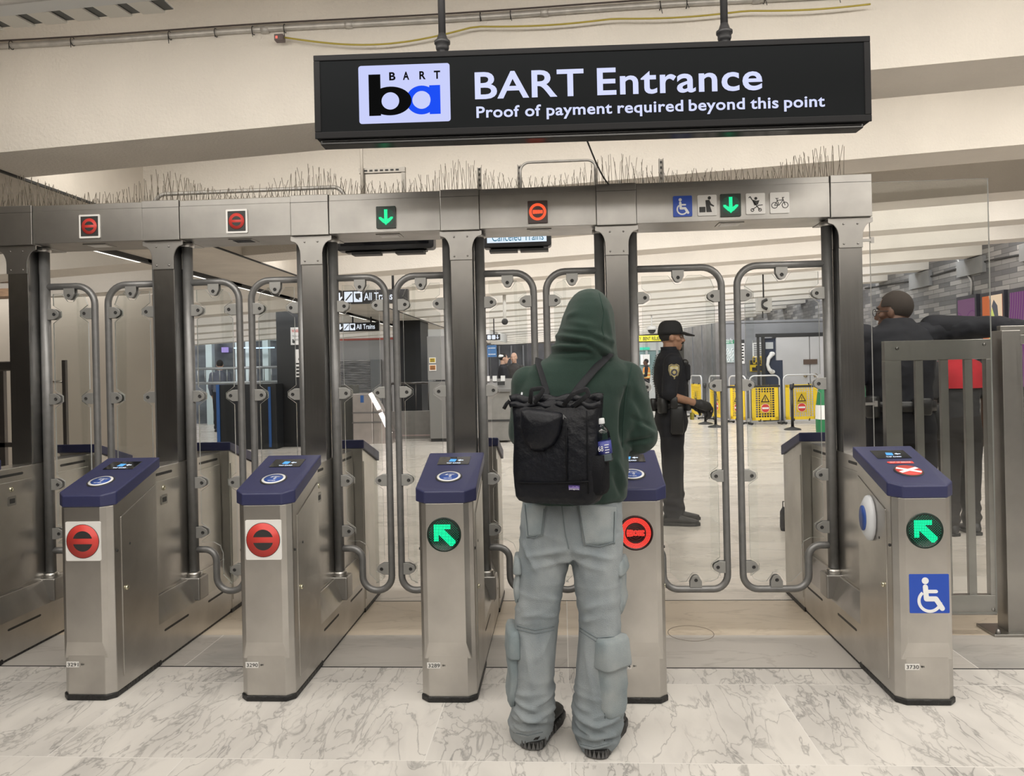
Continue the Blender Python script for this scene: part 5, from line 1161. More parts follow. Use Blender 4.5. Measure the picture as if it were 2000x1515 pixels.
def human(name, label, cat, group, x, y, yaw, H, arms, skin, shirt, pants, shoes=BOOT, stance=.09, build=1., sleeve=1., torso_lean=0., head_turn=0., hairm=None, vox=.012, feet=True, legdy=(0, 0), hand_mat=None, detail=True, drop=0., up=0., hf=0.):
    """standing figure; local frame faces +Y, right is +X. arms: {side: (elbow, wrist, handdir, curl)} in units of H/1.75"""
    s = H/1.75
    root = thing(name, label, cat, (x, y, 0), yaw, group)
    def S(a, b, c): return V(a*s, b*s, c*s)
    L = torso_lean
    body = MB(); hc = S(0, .02+L+hf, 1.635-drop); f = V(sin(-head_turn), cos(head_turn), 0)
    W, R = head(body, hc, f, s)
    body.cap(S(0, -.01+L, 1.42), S(0, .0+L+hf*.7, 1.58-drop), .058*s, .054*s, 16)
    body.loft([ell(S(0, L*.8*(z-.9)/.5, z), rx*s*.85, ry*s*.85) for z, rx, ry in ((.90, .15, .10), (1.1, .14, .095), (1.3, .17, .105), (1.43, .13, .08))])
    for sd, (el, wr, hd, cu) in arms.items():
        sh = S(sd*.185*build, L, 1.41+(up if sd > 0 else up*.4)); el = S(*el); wr = S(*wr)
        body.cap(sh, el, .045*s, .040*s); body.cap(el, wr, .041*s, .027*s)
        d = V(*hd); nr = (V(0, 0, 1) if abs(d.normalized().z) < .8 else V(sd, 0, 0)); hand(body, wr, d, nr if abs(d.normalized().z) < .8 else nr, sd if abs(d.normalized().z) < .8 else -sd, s, cu)
    for q in (-1, 1):
        body.cap(S(q*.085, 0, .92), S(q*stance, legdy[q > 0], .48), .07*s, .05*s); body.cap(S(q*stance, legdy[q > 0], .48), S(q*stance*1.05, legdy[q > 0]-.0, .09), .048*s, .035*s)
    bo = remesh(body, .0065*s if detail else .011, 3).build('body', skin, root)
    if detail: face_parts(root, bo, W, R, s)
    # shirt
    sb = MB(); bw = build
    sb.loft([ell(S(0, L*max(0, (z-.9)/.5)+dy, z+up*.45*max(0, min(1, (z-1.2)/.16))), rx*s*bw, ry*s*bw, 28, .92) for z, rx, ry, dy in ((.93, .165, .115, 0), (1.0, .165, .118, 0), (1.12, .16, .12, .005), (1.25, .178, .13, .005), (1.36, .19, .122, 0), (1.43, .165, .095, -.005), (1.475, .085, .075, -.005), (1.505, .064, .064, 0))])
    for sd, (el, wr, hd, cu) in arms.items():
        sh = S(sd*.18*bw, L, 1.395+(up if sd > 0 else up*.5)); el = S(*el); wr = S(*wr)
        if sleeve >= 1:
            sb.cap(sh, el, .072*s*bw, .056*s); sb.cap(el, el.lerp(wr, sleeve-1), .056*s, .046*s)
        else: sb.cap(sh, sh.lerp(el, sleeve), .073*s*bw, .066*s)
    so = remesh(sb, vox*s, 4, disp=lambda p, n: .006*noise.noise(V(p.x*7, p.y*7, p.z*13))+.004*noise.noise(V(p.x*20, p.y*20, p.z*26))).build('shirt', shirt, root)
    pb = MB()
    rows = []
    for q in (-1, 1):
        dy = legdy[q > 0]
        rows.append([tuple(S(a, b, c))+(rx*s, ry*s) for a, b, c, rx, ry in ((q*.08*bw, 0, .90, .10, .115), (q*(.5*.085+.5*stance), dy*.4, .75, .098*bw, .105), (q*stance, dy*.9, .5, .078*bw, .085), (q*stance*1.03, dy, .3, .073, .082), (q*stance*1.05, dy, .06, .068, .082))])
    legs_loft(pb, [tuple(S(0, 0, z))+(rx*s*bw, ry*s*bw) for z, rx, ry in ((.80, .165, .115), (.88, .178, .128), (.95, .168, .12), (1.03, .158, .112))], rows)
    po = remesh(pb, vox*s, 4, disp=lambda p, n: .006*noise.noise(V(p.x*8, p.y*8, p.z*9))+(.006*sin(p.z*60+3*noise.noise(p*6)) if p.z < .28 else 0)).build('trousers', pants, root)
    if feet:
        for q in (-1, 1): shoe('shoe', root, S(q*stance*1.06, legdy[q > 0]-.075, 0), -q*.14, s, shoes)
    if hairm:
        h = MB(); h.ball(hc+V(-f.x*.016, -f.y*.016, .034)*s, (.080*s, .098*s, .097*s), 24, 16, 0, R); h.T = None
        keep = [i for i, p in enumerate(h.v)]
        cut = [fc for fc in h.f if all(((h.v[i]-hc).dot(f) < .055*s or (h.v[i]-hc).z > .075*s) and (h.v[i]-hc).z > (-.045*s if (h.v[i]-hc).dot(f) < -.0*s else .03*s) for i in fc)]
        h.f = cut; h.mi = [0]*len(cut); h.sm = [True]*len(cut); h.build('hair', hairm, root)
    return root, W, R, s, bo, so, po, hc, f
NAVYU = fab('uniform_navy', (.0045, .0055, .011), .8, .2, 300); NAVYT = fab('uniform_trousers', (.0065, .007, .011), .85, .2, 300)

# ---- police officer in profile --------------------------------------------------
X0_ = at(1311, 800, 7.1).x
arms = {1: ((.215, -.045, 1.115), (.10, .235, 1.03), (-.6, .75, -.25), .75), -1: ((-.215, -.03, 1.115), (-.07, .245, 1.0), (.7, .65, -.25), .75)}
cop = human('person', 'police officer in black cap standing in profile beyond the gates, gloved hands clasped', 'person', None, X0_, 7.12, -pi/2, 1.845, arms, SKIN_A, NAVYU, NAVYT, build=1.12, sleeve=.92, vox=.010, stance=.085, legdy=(.03, -.015), hairm=HAIRB, drop=.022)
root, W, R, s, bo, so, po, hc, f = cop
g_ = MB()
for sd, (el, wr, hd, cu) in arms.items():
    w_ = V(*wr)*s; g_.cap(V(*el).lerp(V(*wr), .86)*s, w_, .036*s, .034*s); d = V(*hd).normalized(); g_.cap(w_, w_+d*.085*s, .045*s, .042*s)
    hand(g_, w_, V(*hd), V(0, 0, 1), sd, s*1.02, cu); [hand(g_, w_+V(dx, 0, dz), V(*hd), V(0, 0, 1), sd, s*1.1, cu) for dx, dz in ((.004, .004), (-.004, -.004))]
remesh(g_, .006, 2).build('gloves', mat('glove_black', (.02, .02, .022), .6, bump=.3, bscale=200), root)
c = MB(); rings = []      # cap: crown then bill
for t in range(0, 9):
    a = pi/2*t/8; rings.append(ell(hc+V(0, -.012*s, (.022+.125*sin(a)**.9)*s), .088*s*max(.03, cos(a)**.5), .110*s*max(.03, cos(a)**.5), 28))
c.loft(rings); CAPM = fab('cap_black', (.012, .012, .014), .8, .2, 260)
cp = c.build('cap', CAPM, root)
c = MB(); top_ = []; bot_ = []; 
for i in range(0, 13):
    a = pi*i/12
    for k in range(5):
        r_ = k/4; xx = .082*cos(a)*(1-.15*r_); yy = .055+(.035+.10*r_)*sin(a)*1.0; top_.append(hc+V(xx, yy+.01, .048-.034*r_*sin(a)-2.6*xx*xx)*s)
for i in range(12):
    pass
c.add(top_, [(i*5+k, i*5+k+1, (i+1)*5+k+1, (i+1)*5+k) for i in range(12) for k in range(4)], 0, True); o = c.build('cap_bill', CAPM, cp); sm_ = o.modifiers.new('t', 'SOLIDIFY'); sm_.thickness = .012
c = MB(); c.prism([(hc.x+x*s, hc.z+z*s) for x, z in ((-.022, .118), (.022, .118), (.026, .085), (.012, .062), (0, .055), (-.012, .062), (-.026, .085))], hc.y+.086*s, hc.y+.098*s, 'y'); c.v = [V(p.x, p.y-(p.z-hc.z-.055*s)*.45, p.z) for p in c.v]; c.build('cap_badge', mat('badge_gold', (.42, .36, .06), .5), cp)
c = MB(); c.tube([W(-.030, .078, -.060), W(-.015, .093, -.051), W(0, .099, -.050), W(.015, .093, -.051), W(.030, .078, -.060)], [.004*s, .007*s, .008*s, .007*s, .004*s], 8); c.build('moustache', HAIRB, bo)
c = MB(); c.ball(W(0, .078, -.104), (.022*s, .014*s, .016*s), 10, 8, 0, R); c.build('goatee', HAIRB, bo)
bt = MB(); bt.loft([[p for p in ell(V(0, .0, z)*s, rx*s, ry*s, 32, .92)] for z, rx, ry in ((1.0, .190, .140), (1.06, .190, .140))]); duty = bt.build('duty_belt', LEATHER, root)
def pouch(name, x, y, z, sx_, sy_, sz_, yaw=0, m_=LEATHER):
    q = MB(); q.T = Matrix.Translation(V(x, y, z)*s) @ Matrix.Rotation(yaw, 4, 'Z'); q.loft([ell(V(0, 0, zz*sz_*s), sx_*s*k, sy_*s*k, 20, .55) for zz, k in ((-.5, .8), (-.42, 1), (.42, 1), (.5, .85))]); q.T = None; return q.build(name, m_, duty)
pouch('holster', .205, .02, .905, .032, .055, .24); pouch('pistol_grip', .225, -.005, 1.055, .022, .030, .10); pouch('radio_pouch', .19, -.095, 1.03, .035, .035, .13, .5); pouch('rear_pouch', 0, -.15, 1.03, .05, .028, .11); pouch('magazine_pouch', .13, .12, 1.03, .03, .028, .10, -.6); pouch('hanging_key_pouch', .09, .165, .93, .016, .016, .06, -.5, mat('badge_gold', (0, 0, 0)))
pouch('radio', -.12, .145, 1.12, .03, .022, .17, .4)
# shoulder patch on the near sleeve, vest pouch, mic cord
PG = mat('patch_gold', (.50, .42, .18), .6); PW = mat('patch_white', (.62, .60, .52), .6); PNV = mat('patch_navy', (.03, .035, .09), .6)
q = MB(); sh = [(-.038, .045), (-.018, .055), (0, .048), (.018, .055), (.038, .045), (.042, .01), (.03, -.03), (0, -.058), (-.03, -.03), (-.042, .01)]
bv = BVHTree.FromPolygons([v.co.copy() for v in so.data.vertices], [tuple(p.vertices) for p in so.data.polygons])
def shield(mb, sc, off, mi, cy, cz, sh=sh):
    pts = []
    for a, b in sh:
        h = bv.ray_cast(V(1, (cy+a*sc)*s, (cz+b*sc)*s), V(-1, 0, 0)); pts.append((h[0] if h[0] else V(.25, (cy+a*sc)*s, (cz+b*sc)*s))+V(off, 0, 0))
    ctr = V(sum(p.x for p in pts)/len(pts), sum(p.y for p in pts)/len(pts), sum(p.z for p in pts)/len(pts)); h = bv.ray_cast(V(1, ctr.y, ctr.z), V(-1, 0, 0)); ctr = h[0]+V(off, 0, 0)
    n = len(pts); low = [p-V(.004+off, 0, 0) for p in pts]
    mb.add(pts+[ctr]+low, [(i, (i+1) % n, n) for i in range(n)]+[(i, n+1+i, n+1+(i+1) % n, (i+1) % n) for i in range(n)], mi)
cy, cz = -.005, 1.318
shield(q, 1.12, .0015, 0, cy, cz); shield(q, 1.02, .003, 1, cy, cz); shield(q, .92, .0045, 0, cy, cz)
shield(q, .30, .006, 2, cy, cz+.028, [(-.1, .02), (.1, .02), (.1, -.02), (-.1, -.02)]); 
shield(q, .55, .006, 1, cy, cz-.008, [(.05*cos(t), .05*sin(t)) for t in [2*pi*i/14 for i in range(14)]]); shield(q, .40, .0075, 0, cy, cz-.008, [(.05*cos(t)*(1 if i % 2 else .55), .05*sin(t)*(1 if i % 2 else .55)) for i, t in enumerate([2*pi*i/14 for i in range(14)])])
q.build('shoulder_patch', [PG, PNV, PW], root)
q = MB(); q.loft([ell(V(.09, .128, z)*s, .045*s, .03*s*k, 18, .6) for z, k in ((1.24, .8), (1.255, 1), (1.36, 1), (1.375, .7))]); q.build('chest_pouch', NAVYT, root)
q = MB(); q.ball(V(.115, .112, 1.385)*s, (.022*s, .03*s, .035*s)); q.build('shoulder_microphone', LEATHER, root)
q = MB(); pts = []; n = 150
for i in range(n):
    t = i/n; base = V(.07+.06*t, -.115-.045*sin(pi*min(1, t*1.15)), 1.47-.42*t)*s; pts.append(base+V(.009*cos(t*130), .009*sin(t*130), 0))
q.tube(pts, .0028, 5); q.build('coiled_cord', mat('cord_grey', (.10, .09, .08), .5), root)
q = MB(); q.loft([ell(V(0, -.005, z)*s, rx*s, rx*s*1.05, 24) for z, rx in ((1.475, .075), (1.51, .068), (1.53, .070), (1.528, .062), (1.49, .06))]); q.build('collar', NAVYU, root)

# ---- officer seen from behind, arm stretched along the fence ---------------------
P2 = at(1757, 800, 5.3)
arms2 = {1: ((.47, -.16, 1.475), (.60, -.34, 1.43), (.8, -.3, -.5), .7), -1: ((-.255, .0, 1.17), (-.22, .16, 1.00), (.1, .5, -.85), .7)}
of2 = human('person', 'officer in dark uniform seen from behind, right arm stretched along the fence top', 'person', None, P2.x, 5.3, .02, 1.95, arms2, SKIN_B, NAVYU, NAVYT, build=1.16, sleeve=1.0, vox=.011, stance=.13, head_turn=.8, hairm=HAIRG, legdy=(0, .05), drop=.05, up=.085, hf=.03)
root, W, R, s, bo, so, po, hc, f = of2
sb = MB(); e_, w_ = V(*arms2[1][0])*s, V(*arms2[1][1])*s; sb.cap(V(.06, 0, 1.42)*s, V(.24, -.02, 1.455)*s, .085*s, .082*s); sb.cap(V(.24, -.02, 1.465)*s, e_, .078*s, .062*s); sb.cap(e_, w_, .064*s, .052*s); remesh(sb, .011, 3, disp=noisef(22, .008)).build('jacket_sleeve', NAVYU, root)
q = MB(); q.tube([W(-.080, -.005, .004), W(-.074, .08, .008), W(-.058, .094, .006)], .003, 6); q.tube([W(.080, -.005, .004), W(.074, .08, .008), W(.058, .094, .006)], .003, 6)
for k in (-1, 1): q.tube([W(k*.034+.027*cos(a), .100, .002+.022*sin(a)) for a in [2*pi*i/16 for i in range(16)]], .0022, 6, closed=True)
q.build('eyeglasses', EYED, root)
bt = MB(); bt.loft([ell(V(0, 0, z)*s, .205*s, .150*s, 32, .92) for z in (.99, 1.05)]); duty = bt.build('duty_belt', LEATHER, root)
pouch('holster', .215, .02, .92, .035, .05, .22); pouch('radio_pouch', -.19, -.08, 1.02, .035, .035, .13, .5); pouch('rear_pouch', .06, -.155, 1.02, .05, .028, .1); pouch('side_pouch', -.215, .05, .98, .03, .04, .12)
# ---- person in red behind the stretched arm --------------------------------------
P3 = at(1872, 800, 6.55)
p3 = human('person', 'person in a dark top with red shoulders, half hidden behind the steel fence', 'person', None, P3.x, 6.55, .15, 1.70, {1: ((.25, .0, 1.12), (.27, .06, .87), (0, .15, -1), .5), -1: ((-.25, .02, 1.12), (-.24, .1, .88), (0, .2, -1), .5)}, SKIN_B, fab('dark_top', (.03, .03, .032)), fab('dark_trousers', (.02, .018, .017)), hairm=HAIRB, sleeve=.7, build=1.05)
m = MB(); s3 = p3[3]; m.loft([ell(V(0, 0, z)*s3, rx*s3, ry*s3, 28, .92) for z, rx, ry in ((1.24, .20, .15), (1.32, .225, .155), (1.40, .235, .145), (1.46, .18, .11), (1.50, .09, .085))], 0, True, False); m.build('red_shoulder_cape', fab('red_top', (.42, .02, .03)), p3[0])
# ---- seated / bending person in green and white ----------------------------------
P4 = at(1652, 800, 14.6)
human('person', 'short person in a green jacket and grey trousers mostly hidden behind the last gate post', 'person', None, P4.x+.18, 14.6, 2.6, 1.42, {1: ((.25, .05, 1.12), (.20, .22, .95), (-.2, .8, -.3), .6), -1: ((-.25, .05, 1.12), (-.20, .22, .95), (.2, .8, -.3), .6)}, SKIN_B, fab('green_jacket', (.012, .12, .05)), fab('grey_trousers', (.09, .09, .095)), hairm=HAIRB, sleeve=1.9, detail=False, vox=.014)
a, b, c, d = pr(1595, 742, 1628, 838, 14.9); t = thing('tote_bag', 'tall green bag with a white band standing beside the last gate post', 'bag', ((a+b)/2, 14.9, 0), world=True)
GB = mat('bag_green', (.012, .17, .06), .5, bump=.4, bscale=20)
q = MB(); h_ = d; q.loft([ell(V((a+b)/2, 14.9, z*h_), (b-a)/2*k*1.05, .16*k, 24, .6) for z, k in ((0, .8), (.04, .95), (.2, 1), (.5, .98), (.75, .8), (.95, .5), (1, .3))]); q.build('bag_body', GB, t)
q = MB(); q.loft([ell(V((a+b)/2, 14.9, z*h_), (b-a)/2*k*1.06, .165*k, 24, .6) for z, k in ((.34, 1.0), (.46, 1.0), (.58, .955))], 0, True, False); q.build('white_band', WHITE, t)
d_ = at(1529, 990, 6.75); t = thing('small_bag', 'small dark bag with a thin handle half hidden behind the wide gate rear console', 'bag', (d_.x+.03, 6.75, 0), world=True)
q = MB(); q.loft([ell(V(d_.x+.03, 6.75, z), .055*k, .04*k, 20, .6) for z, k in ((0, .9), (.03, 1), (.16, .95), (.2, .6))]); q.build('bag_body', NAVYT, t)
q = MB(); q.tube([(d_.x+.0, 6.75, .19), (d_.x+.0, 6.75, .25), (d_.x+.05, 6.75, .25), (d_.x+.05, 6.75, .19)], .005, 6); q.build('handle', LEATHER, t)
# ---- distant people ----------------------------------------------------------------
def far(px, Y, H, label, skin, shirt, pants, arms, yaw, sl=1.9, hairm=HAIRB, name='person'):
    p = at(px, 740, Y); return human(name, label, 'person', None, p.x, Y, yaw, H, arms, skin, shirt, pants, sleeve=sl, detail=False, vox=.016, hairm=hairm)
RST = {1: ((.24, .02, 1.12), (.22, .16, .92), (-.1, .5, -.8), .5), -1: ((-.24, .02, 1.12), (-.22, .14, .90), (.1, .5, -.8), .5)}
CAR = {1: ((.24, .02, 1.12), (.12, .28, 1.08), (-.4, .8, 0), .5), -1: ((-.24, .02, 1.12), (-.14, .28, 1.08), (.4, .8, 0), .5)}
UPA = {1: ((.30, .12, 1.32), (.14, .18, 1.52), (-.4, .2, .8), .6), -1: ((-.24, .02, 1.12), (-.2, .16, .92), (.1, .5, -.8), .5)}
FD = fab('far_dark', (.012, .012, .016)); FB = fab('far_brown', (.05, .045, .042))
q = far(983, 18.6, 1.84, 'distant person in black with a white cap, behind the grey counter', SKIN_C, FD, FD, CAR, -1.4)
m = MB(); m.ball(V(0, -.01, 1.775), (.085, .10, .06)); m.build('white_cap', WHITE, q[0])
far(1005, 19.9, 1.88, 'distant person in a brown coat raising an arm, right of the white cap', SKIN_C, FB, FD, UPA, 2.9, hairm=None)
q = far(1263, 30.5, 1.75, 'distant worker in an orange and yellow safety vest, left of the capped officer', SKIN_B, FD, FD, CAR, 1.45)
m = MB(); m.loft([ell(V(0, .0, z), rx, ry, 24, .9) for z, rx, ry in ((1.0, .185, .138), (1.2, .195, .15), (1.38, .205, .14), (1.44, .17, .105))], 0, True, False); m.build('safety_vest', mat('vest_orange', (.75, .28, .06), .6), q[0])
m = MB()
for z, rx, ry in ((1.06, .190, .143), (1.20, .198, .153)): m.loft([ell(V(0, 0, z+dz), rx, ry, 24, .9) for dz in (-.025, .025)], 0, True, False)
m.build('reflective_band', mat('vest_yellow', (.75, .68, .3), .5), q[0])
p = at(430, 740, 19.5); q = human('person', 'distant person with dark hair whose head shows above the pale double rail', 'person', None, p.x, 19.5, .3, 1.86, RST, SKIN_C, fab('far_grey_blue', (.10, .11, .14)), FD, sleeve=1.9, detail=False, vox=.016, hairm=HAIRB)
# ---- commuter in the green hoodie -------------------------------------------------
def rowring(py, l, r, Y, ry, n=36, e=.95, yaw=0.):
    a, b = at(l, py, Y), at(r, py, Y); return ell(V((a.x+b.x)/2, Y, (a.z+b.z)/2), (b.x-a.x)/2, ry, n, e, yaw)
man = thing('person', 'person in a dark green hoodie and baggy pale jeans, seen from behind at the gate', 'person', (at(1108, 1400, 2.98).x, 2.98, 0), world=True)
body = MB(); hc = V(at(1150, 640, 3.10).x, 3.115, at(1150, 640, 3.1).z-.02); fdir = V(.30, 1, 0).normalized()
W, R = head(body, hc, fdir, 1.)
tx = at(1125, 700, 3.02).x; sz_ = at(1130, 720, 3.02).z
body.cap(V(tx+.02, 3.03, sz_-.03), hc-V(0, .04, .05), .058, .055, 16)
body.loft([ell(V(tx, 3.02, z), rx, ry) for z, rx, ry in ((.82, .14, .09), (1.0, .13, .09), (1.2, .15, .095), (sz_-.02, .13, .07))])
def A(px, py, Y): return at(px, py, Y)
RS, RE, RW = A(1218, 742, 3.02), A(1252, 850, 3.05), A(1224, 872, 3.31)
LS, LE, LW = A(1034, 750, 3.02), A(1024, 846, 3.05), A(1062, 872, 3.29)
for a_, b_, c_ in ((RS, RE, RW), (LS, LE, LW)): body.cap(a_, b_, .045, .04); body.cap(b_, c_, .04, .026)
hand(body, RW, V(-.25, 1, .1), V(.2, 0, 1), 1, 1., .55); hand(body, LW, V(.4, 1, .05), V(-.2, 0, 1), -1, 1., .7)
LH, RH = V(at(1040, 1445, 2.99).x, 2.99, 0), V(at(1163, 1465, 2.93).x, 2.93, 0)
hipL, hipR = A(1065, 1010, 3.02), A(1165, 1010, 3.0)
for h_, k_, t_ in ((hipL, A(1050, 1220, 2.99), LH), (hipR, A(1172, 1220, 2.96), RH)): body.cap(h_, k_, .07, .05); body.cap(k_, V(t_.x, t_.y+.07, .09), .048, .035)
bo = remesh(body, .006, 3).build('body', SKIN_A, man); face_parts(man, bo, W, R, 1.)
# jeans
DEN = mat('denim_pale', (.345, .378, .395), .9, var=.38, vscale=7, bump=.6, bscale=500, stretch=(1, 1, .6), col2=(.225, .262, .285), detail=9)
j = MB()
j.loft([rowring(*q) for q in ((940, 1026, 1212, 3.02, .105), (965, 1022, 1214, 3.02, .112), (1000, 1019, 1216, 3.01, .118), (1035, 1017, 1216, 3.0, .126), (1065, 1016, 1215, 3.0, .125), (1085, 1030, 1200, 3.0, .105))])
j.loft([rowring(*q) for q in ((1040, 1018, 1116, 3.0, .105), (1090, 1013, 1112, 3.0, .108), (1150, 1009, 1101, 2.995, .10), (1200, 1006, 1093, 2.99, .096), (1225, 1006, 1090, 2.99, .094), (1265, 1003, 1086, 2.985, .10), (1320, 1002, 1083, 2.985, .106), (1365, 1001, 1082, 2.985, .112), (1390, 996, 1083, 2.99, .116), (1410, 994, 1081, 3.0, .118), (1428, 999, 1074, 3.0, .11), (1441, 1007, 1064, 3.0, .098))])
j.loft([rowring(*q) for q in ((1040, 1108, 1216, 2.99, .105), (1090, 1115, 1215, 2.98, .108), (1150, 1123, 1214, 2.97, .10), (1200, 1130, 1213, 2.96, .096), (1235, 1131, 1213, 2.95, .094), (1285, 1127, 1214, 2.945, .10), (1340, 1122, 1216, 2.94, .106), (1385, 1120, 1217, 2.94, .112), (1415, 1121, 1215, 2.945, .118), (1438, 1126, 1208, 2.95, .115), (1452, 1131, 1199, 2.95, .105), (1463, 1137, 1192, 2.95, .095))])
def ridge(v): return (1-abs(noise.noise(v)))**3
JC = []
def crease(px0, py0, px1, py1, am, wd, lst, Y=2.88):
    A0, A1 = at(px0, py0, Y), at(px1, py1, Y); lst.append((A0.x, A0.z, A1.x, A1.z, am*1.5, wd*.9))
for q in ((1008, 1392, 1062, 1410, .012, .011), (1000, 1408, 1078, 1396, .012, .010), (1005, 1424, 1060, 1420, .009, .008), (1004, 1372, 1048, 1386, .010, .010), (1040, 1378, 1082, 1366, .008, .010), (1012, 1402, 1070, 1424, -.010, .008), (1006, 1360, 1030, 1356, .006, .008),
          (1128, 1412, 1180, 1436, .012, .011), (1124, 1430, 1196, 1426, .012, .010), (1136, 1450, 1190, 1441, .009, .008), (1124, 1392, 1170, 1408, .010, .010), (1160, 1404, 1212, 1394, .009, .010), (1140, 1422, 1205, 1440, -.010, .008), (1122, 1376, 1150, 1380, .006, .009),
          (1020, 1210, 1060, 1200, .006, .012), (1088, 1212, 1058, 1206, .005, .010), (1090, 1180, 1060, 1165, .005, .012), (1136, 1215, 1165, 1205, .006, .012), (1140, 1190, 1170, 1178, .005, .012), (1030, 1090, 1106, 1072, .008, .012), (1040, 1112, 1108, 1096, .005, .012), (1120, 1074, 1190, 1092, .008, .012), (1122, 1098, 1180, 1114, .005, .012), (1020, 1066, 1050, 1120, .006, .010), (1110, 1060, 1128, 1130, -.006, .010),
          (1024, 1250, 1040, 1340, .005, .012), (1060, 1260, 1070, 1340, .004, .014), (1142, 1262, 1160, 1360, .005, .012), (1078, 1240, 1050, 1290, .004, .012)): crease(*q, JC)
def jd(p, n):
    z = p.z; d = .0035*noise.noise(V(p.x*9, p.y*9, p.z*5))+.0016*noise.noise(V(p.x*26, p.y*26, p.z*19))+.0022*(ridge(V(p.x*13, p.y*13, p.z*6+3))-.4)
    lowm = max(0, min(1, (.30-z)/.14))
    d += lowm*.010*(ridge(V(p.x*6, p.y*6, p.z*24))-.45)
    km = math.exp(-((z-.54)/.09)**2); d += km*.006*(ridge(V(p.x*5+4, p.y*5, p.z*20))-.45)
    hm = math.exp(-((z-.80)/.07)**2); d += hm*.006*(ridge(V(p.x*7, p.y*7+9, p.z*15+p.x*8))-.45)
    if n.y < .45:
        for c_ in JC: d += fold(p, *c_)
    return d
def fold(p, x0, z0, x1, z1, amp, wd):     # raised crease between two points on the back of the cloth
    d = V(x1-x0, 0, z1-z0); l2 = d.length_squared; t = ((p.x-x0)*d.x+(p.z-z0)*d.z)/l2; tt = max(0, min(1, t)); q = V(x0+d.x*tt, 0, z0+d.z*tt); ds = math.hypot(p.x-q.x, p.z-q.z)
    return amp*math.exp(-(ds/wd)**2)*sin(pi*(.15+.7*tt))
jm = remesh(j, .006, 3, disp=jd); jeans = jm.build('jeans', DEN, man)
bvj = BVHTree.FromPolygons([Vector(v) for v in jm.v], jm.f)
def proj(px, py, bv_, off):
    d = ray(px, py).normalized(); h = bv_.ray_cast(V(0, 0, EYE), d)
    return (h[0]-d*off) if h[0] else None
def patch(name, quad, bv_, mt, off=.004, nu=10, nv=10, parent=None, bulge=0., label=None):
    (x0, y0), (x1, y1), (x2, y2), (x3, y3) = quad; pts = []; 
    for i in range(nv+1):
        for k in range(nu+1):
            u, v = k/nu, i/nv; px = (x0*(1-u)+x1*u)*(1-v)+(x3*(1-u)+x2*u)*v; py = (y0*(1-u)+y1*u)*(1-v)+(y3*(1-u)+y2*u)*v
            edge = k in (0, nu) or i in (0, nv)
            q = proj(px, py, bv_, off+bulge*sin(pi*u)*sin(pi*v)); pts.append(q)
    if any(p is None for p in pts):
        good = [p for p in pts if p is not None]
        if not good: return None
        ym = sum(p.y for p in good)/len(good)
        k_ = 0
        for i in range(nv+1):
            for k in range(nu+1):
                if pts[k_] is None:
                    u, v = k/nu, i/nv; px = (x0*(1-u)+x1*u)*(1-v)+(x3*(1-u)+x2*u)*v; py = (y0*(1-u)+y1*u)*(1-v)+(y3*(1-u)+y2*u)*v
                    pts[k_] = min(good, key=lambda g: (g-at(px, py, ym)).length).copy()
                k_ += 1
    n1 = nu+1; N_ = len(pts); m = MB(); back = [p+ray(1100, 1000).normalized()*(off+.006) for p in pts]
    fs = [(i*n1+k, (i+1)*n1+k, (i+1)*n1+k+1, i*n1+k+1) for i in range(nv) for k in range(nu)]
    rim = [k for k in range(n1)]+[i*n1+nu for i in range(1, nv+1)]+[nv*n1+k for k in range(nu-1, -1, -1)]+[i*n1 for i in range(nv-1, 0, -1)]
    fs += [tuple(N_+q for q in f_[::-1]) for f_ in fs]+[(rim[i], rim[(i+1) % len(rim)], N_+rim[(i+1) % len(rim)], N_+rim[i]) for i in range(len(rim))]
    m.add(pts+back, fs, 0, True); return m.build(name, mt, parent, label=label)
def seam(name, pts, bv_, mt, r=.0016, parent=None, off=.001):
    out = []
    for (a, b) in zip(pts[:-1], pts[1:]):
        n = max(2, int(math.hypot(b[0]-a[0], b[1]-a[1])/6))
        for i in range(n): 
            q = proj(a[0]+(b[0]-a[0])*i/n, a[1]+(b[1]-a[1])*i/n, bv_, off)
            if q and (not out or (q-out[-1]).length < .06): out.append(q)
    if len(out) < 2: return
    m = MB(); m.tube(out, r, 6); return m.build(name, mt, parent)
STI = mat('denim_stitch', (.155, .185, .20), .9); DENP = mat('denim_pocket', (.365, .398, .41), .9, var=.35, vscale=8, bump=.6, bscale=500, col2=(.235, .285, .305), detail=9)
for quad, pent in ((((1022, 982), (1066, 984), (1060, 1046), (1028, 1050)), 0), (((1128, 984), (1204, 990), (1202, 1062), (1140, 1066)), 1)):
    pk = patch('back_pocket', quad, bvj, DENP, .004, 12, 12, jeans)
    (x0, y0), (x1, y1), (x2, y2), (x3, y3) = quad; xm, ym = (x2+x3)/2, max(y2, y3)+6
    seam('pocket_stitch', [(x0+3, y0+3), (x3+3, y3-3), (xm, y3+1), (x2-3, y2-3), (x1-3, y1+3)], bvj, STI, .0017, jeans, .0075)
seam('centre_seam', [(1097, 984), (1104, 1040), (1112, 1078)], bvj, STI, .0022, jeans)
seam('knee_seam', [(1010, 1222), (1045, 1230), (1088, 1222)], bvj, STI, .0024, jeans); seam('knee_seam', [(1010, 1229), (1045, 1237), (1088, 1229)], bvj, STI, .0016, jeans)
seam('knee_seam', [(1133, 1226), (1165, 1245), (1212, 1243)], bvj, STI, .0024, jeans); seam('knee_seam', [(1132, 1232), (1164, 1252), (1211, 1250)], bvj, STI, .0016, jeans)
seam('hem_seam', [(1003, 1430), (1030, 1436), (1066, 1428)], bvj, STI, .0016, jeans); seam('hem_seam', [(1134, 1453), (1160, 1459), (1196, 1450)], bvj, STI, .0016, jeans)
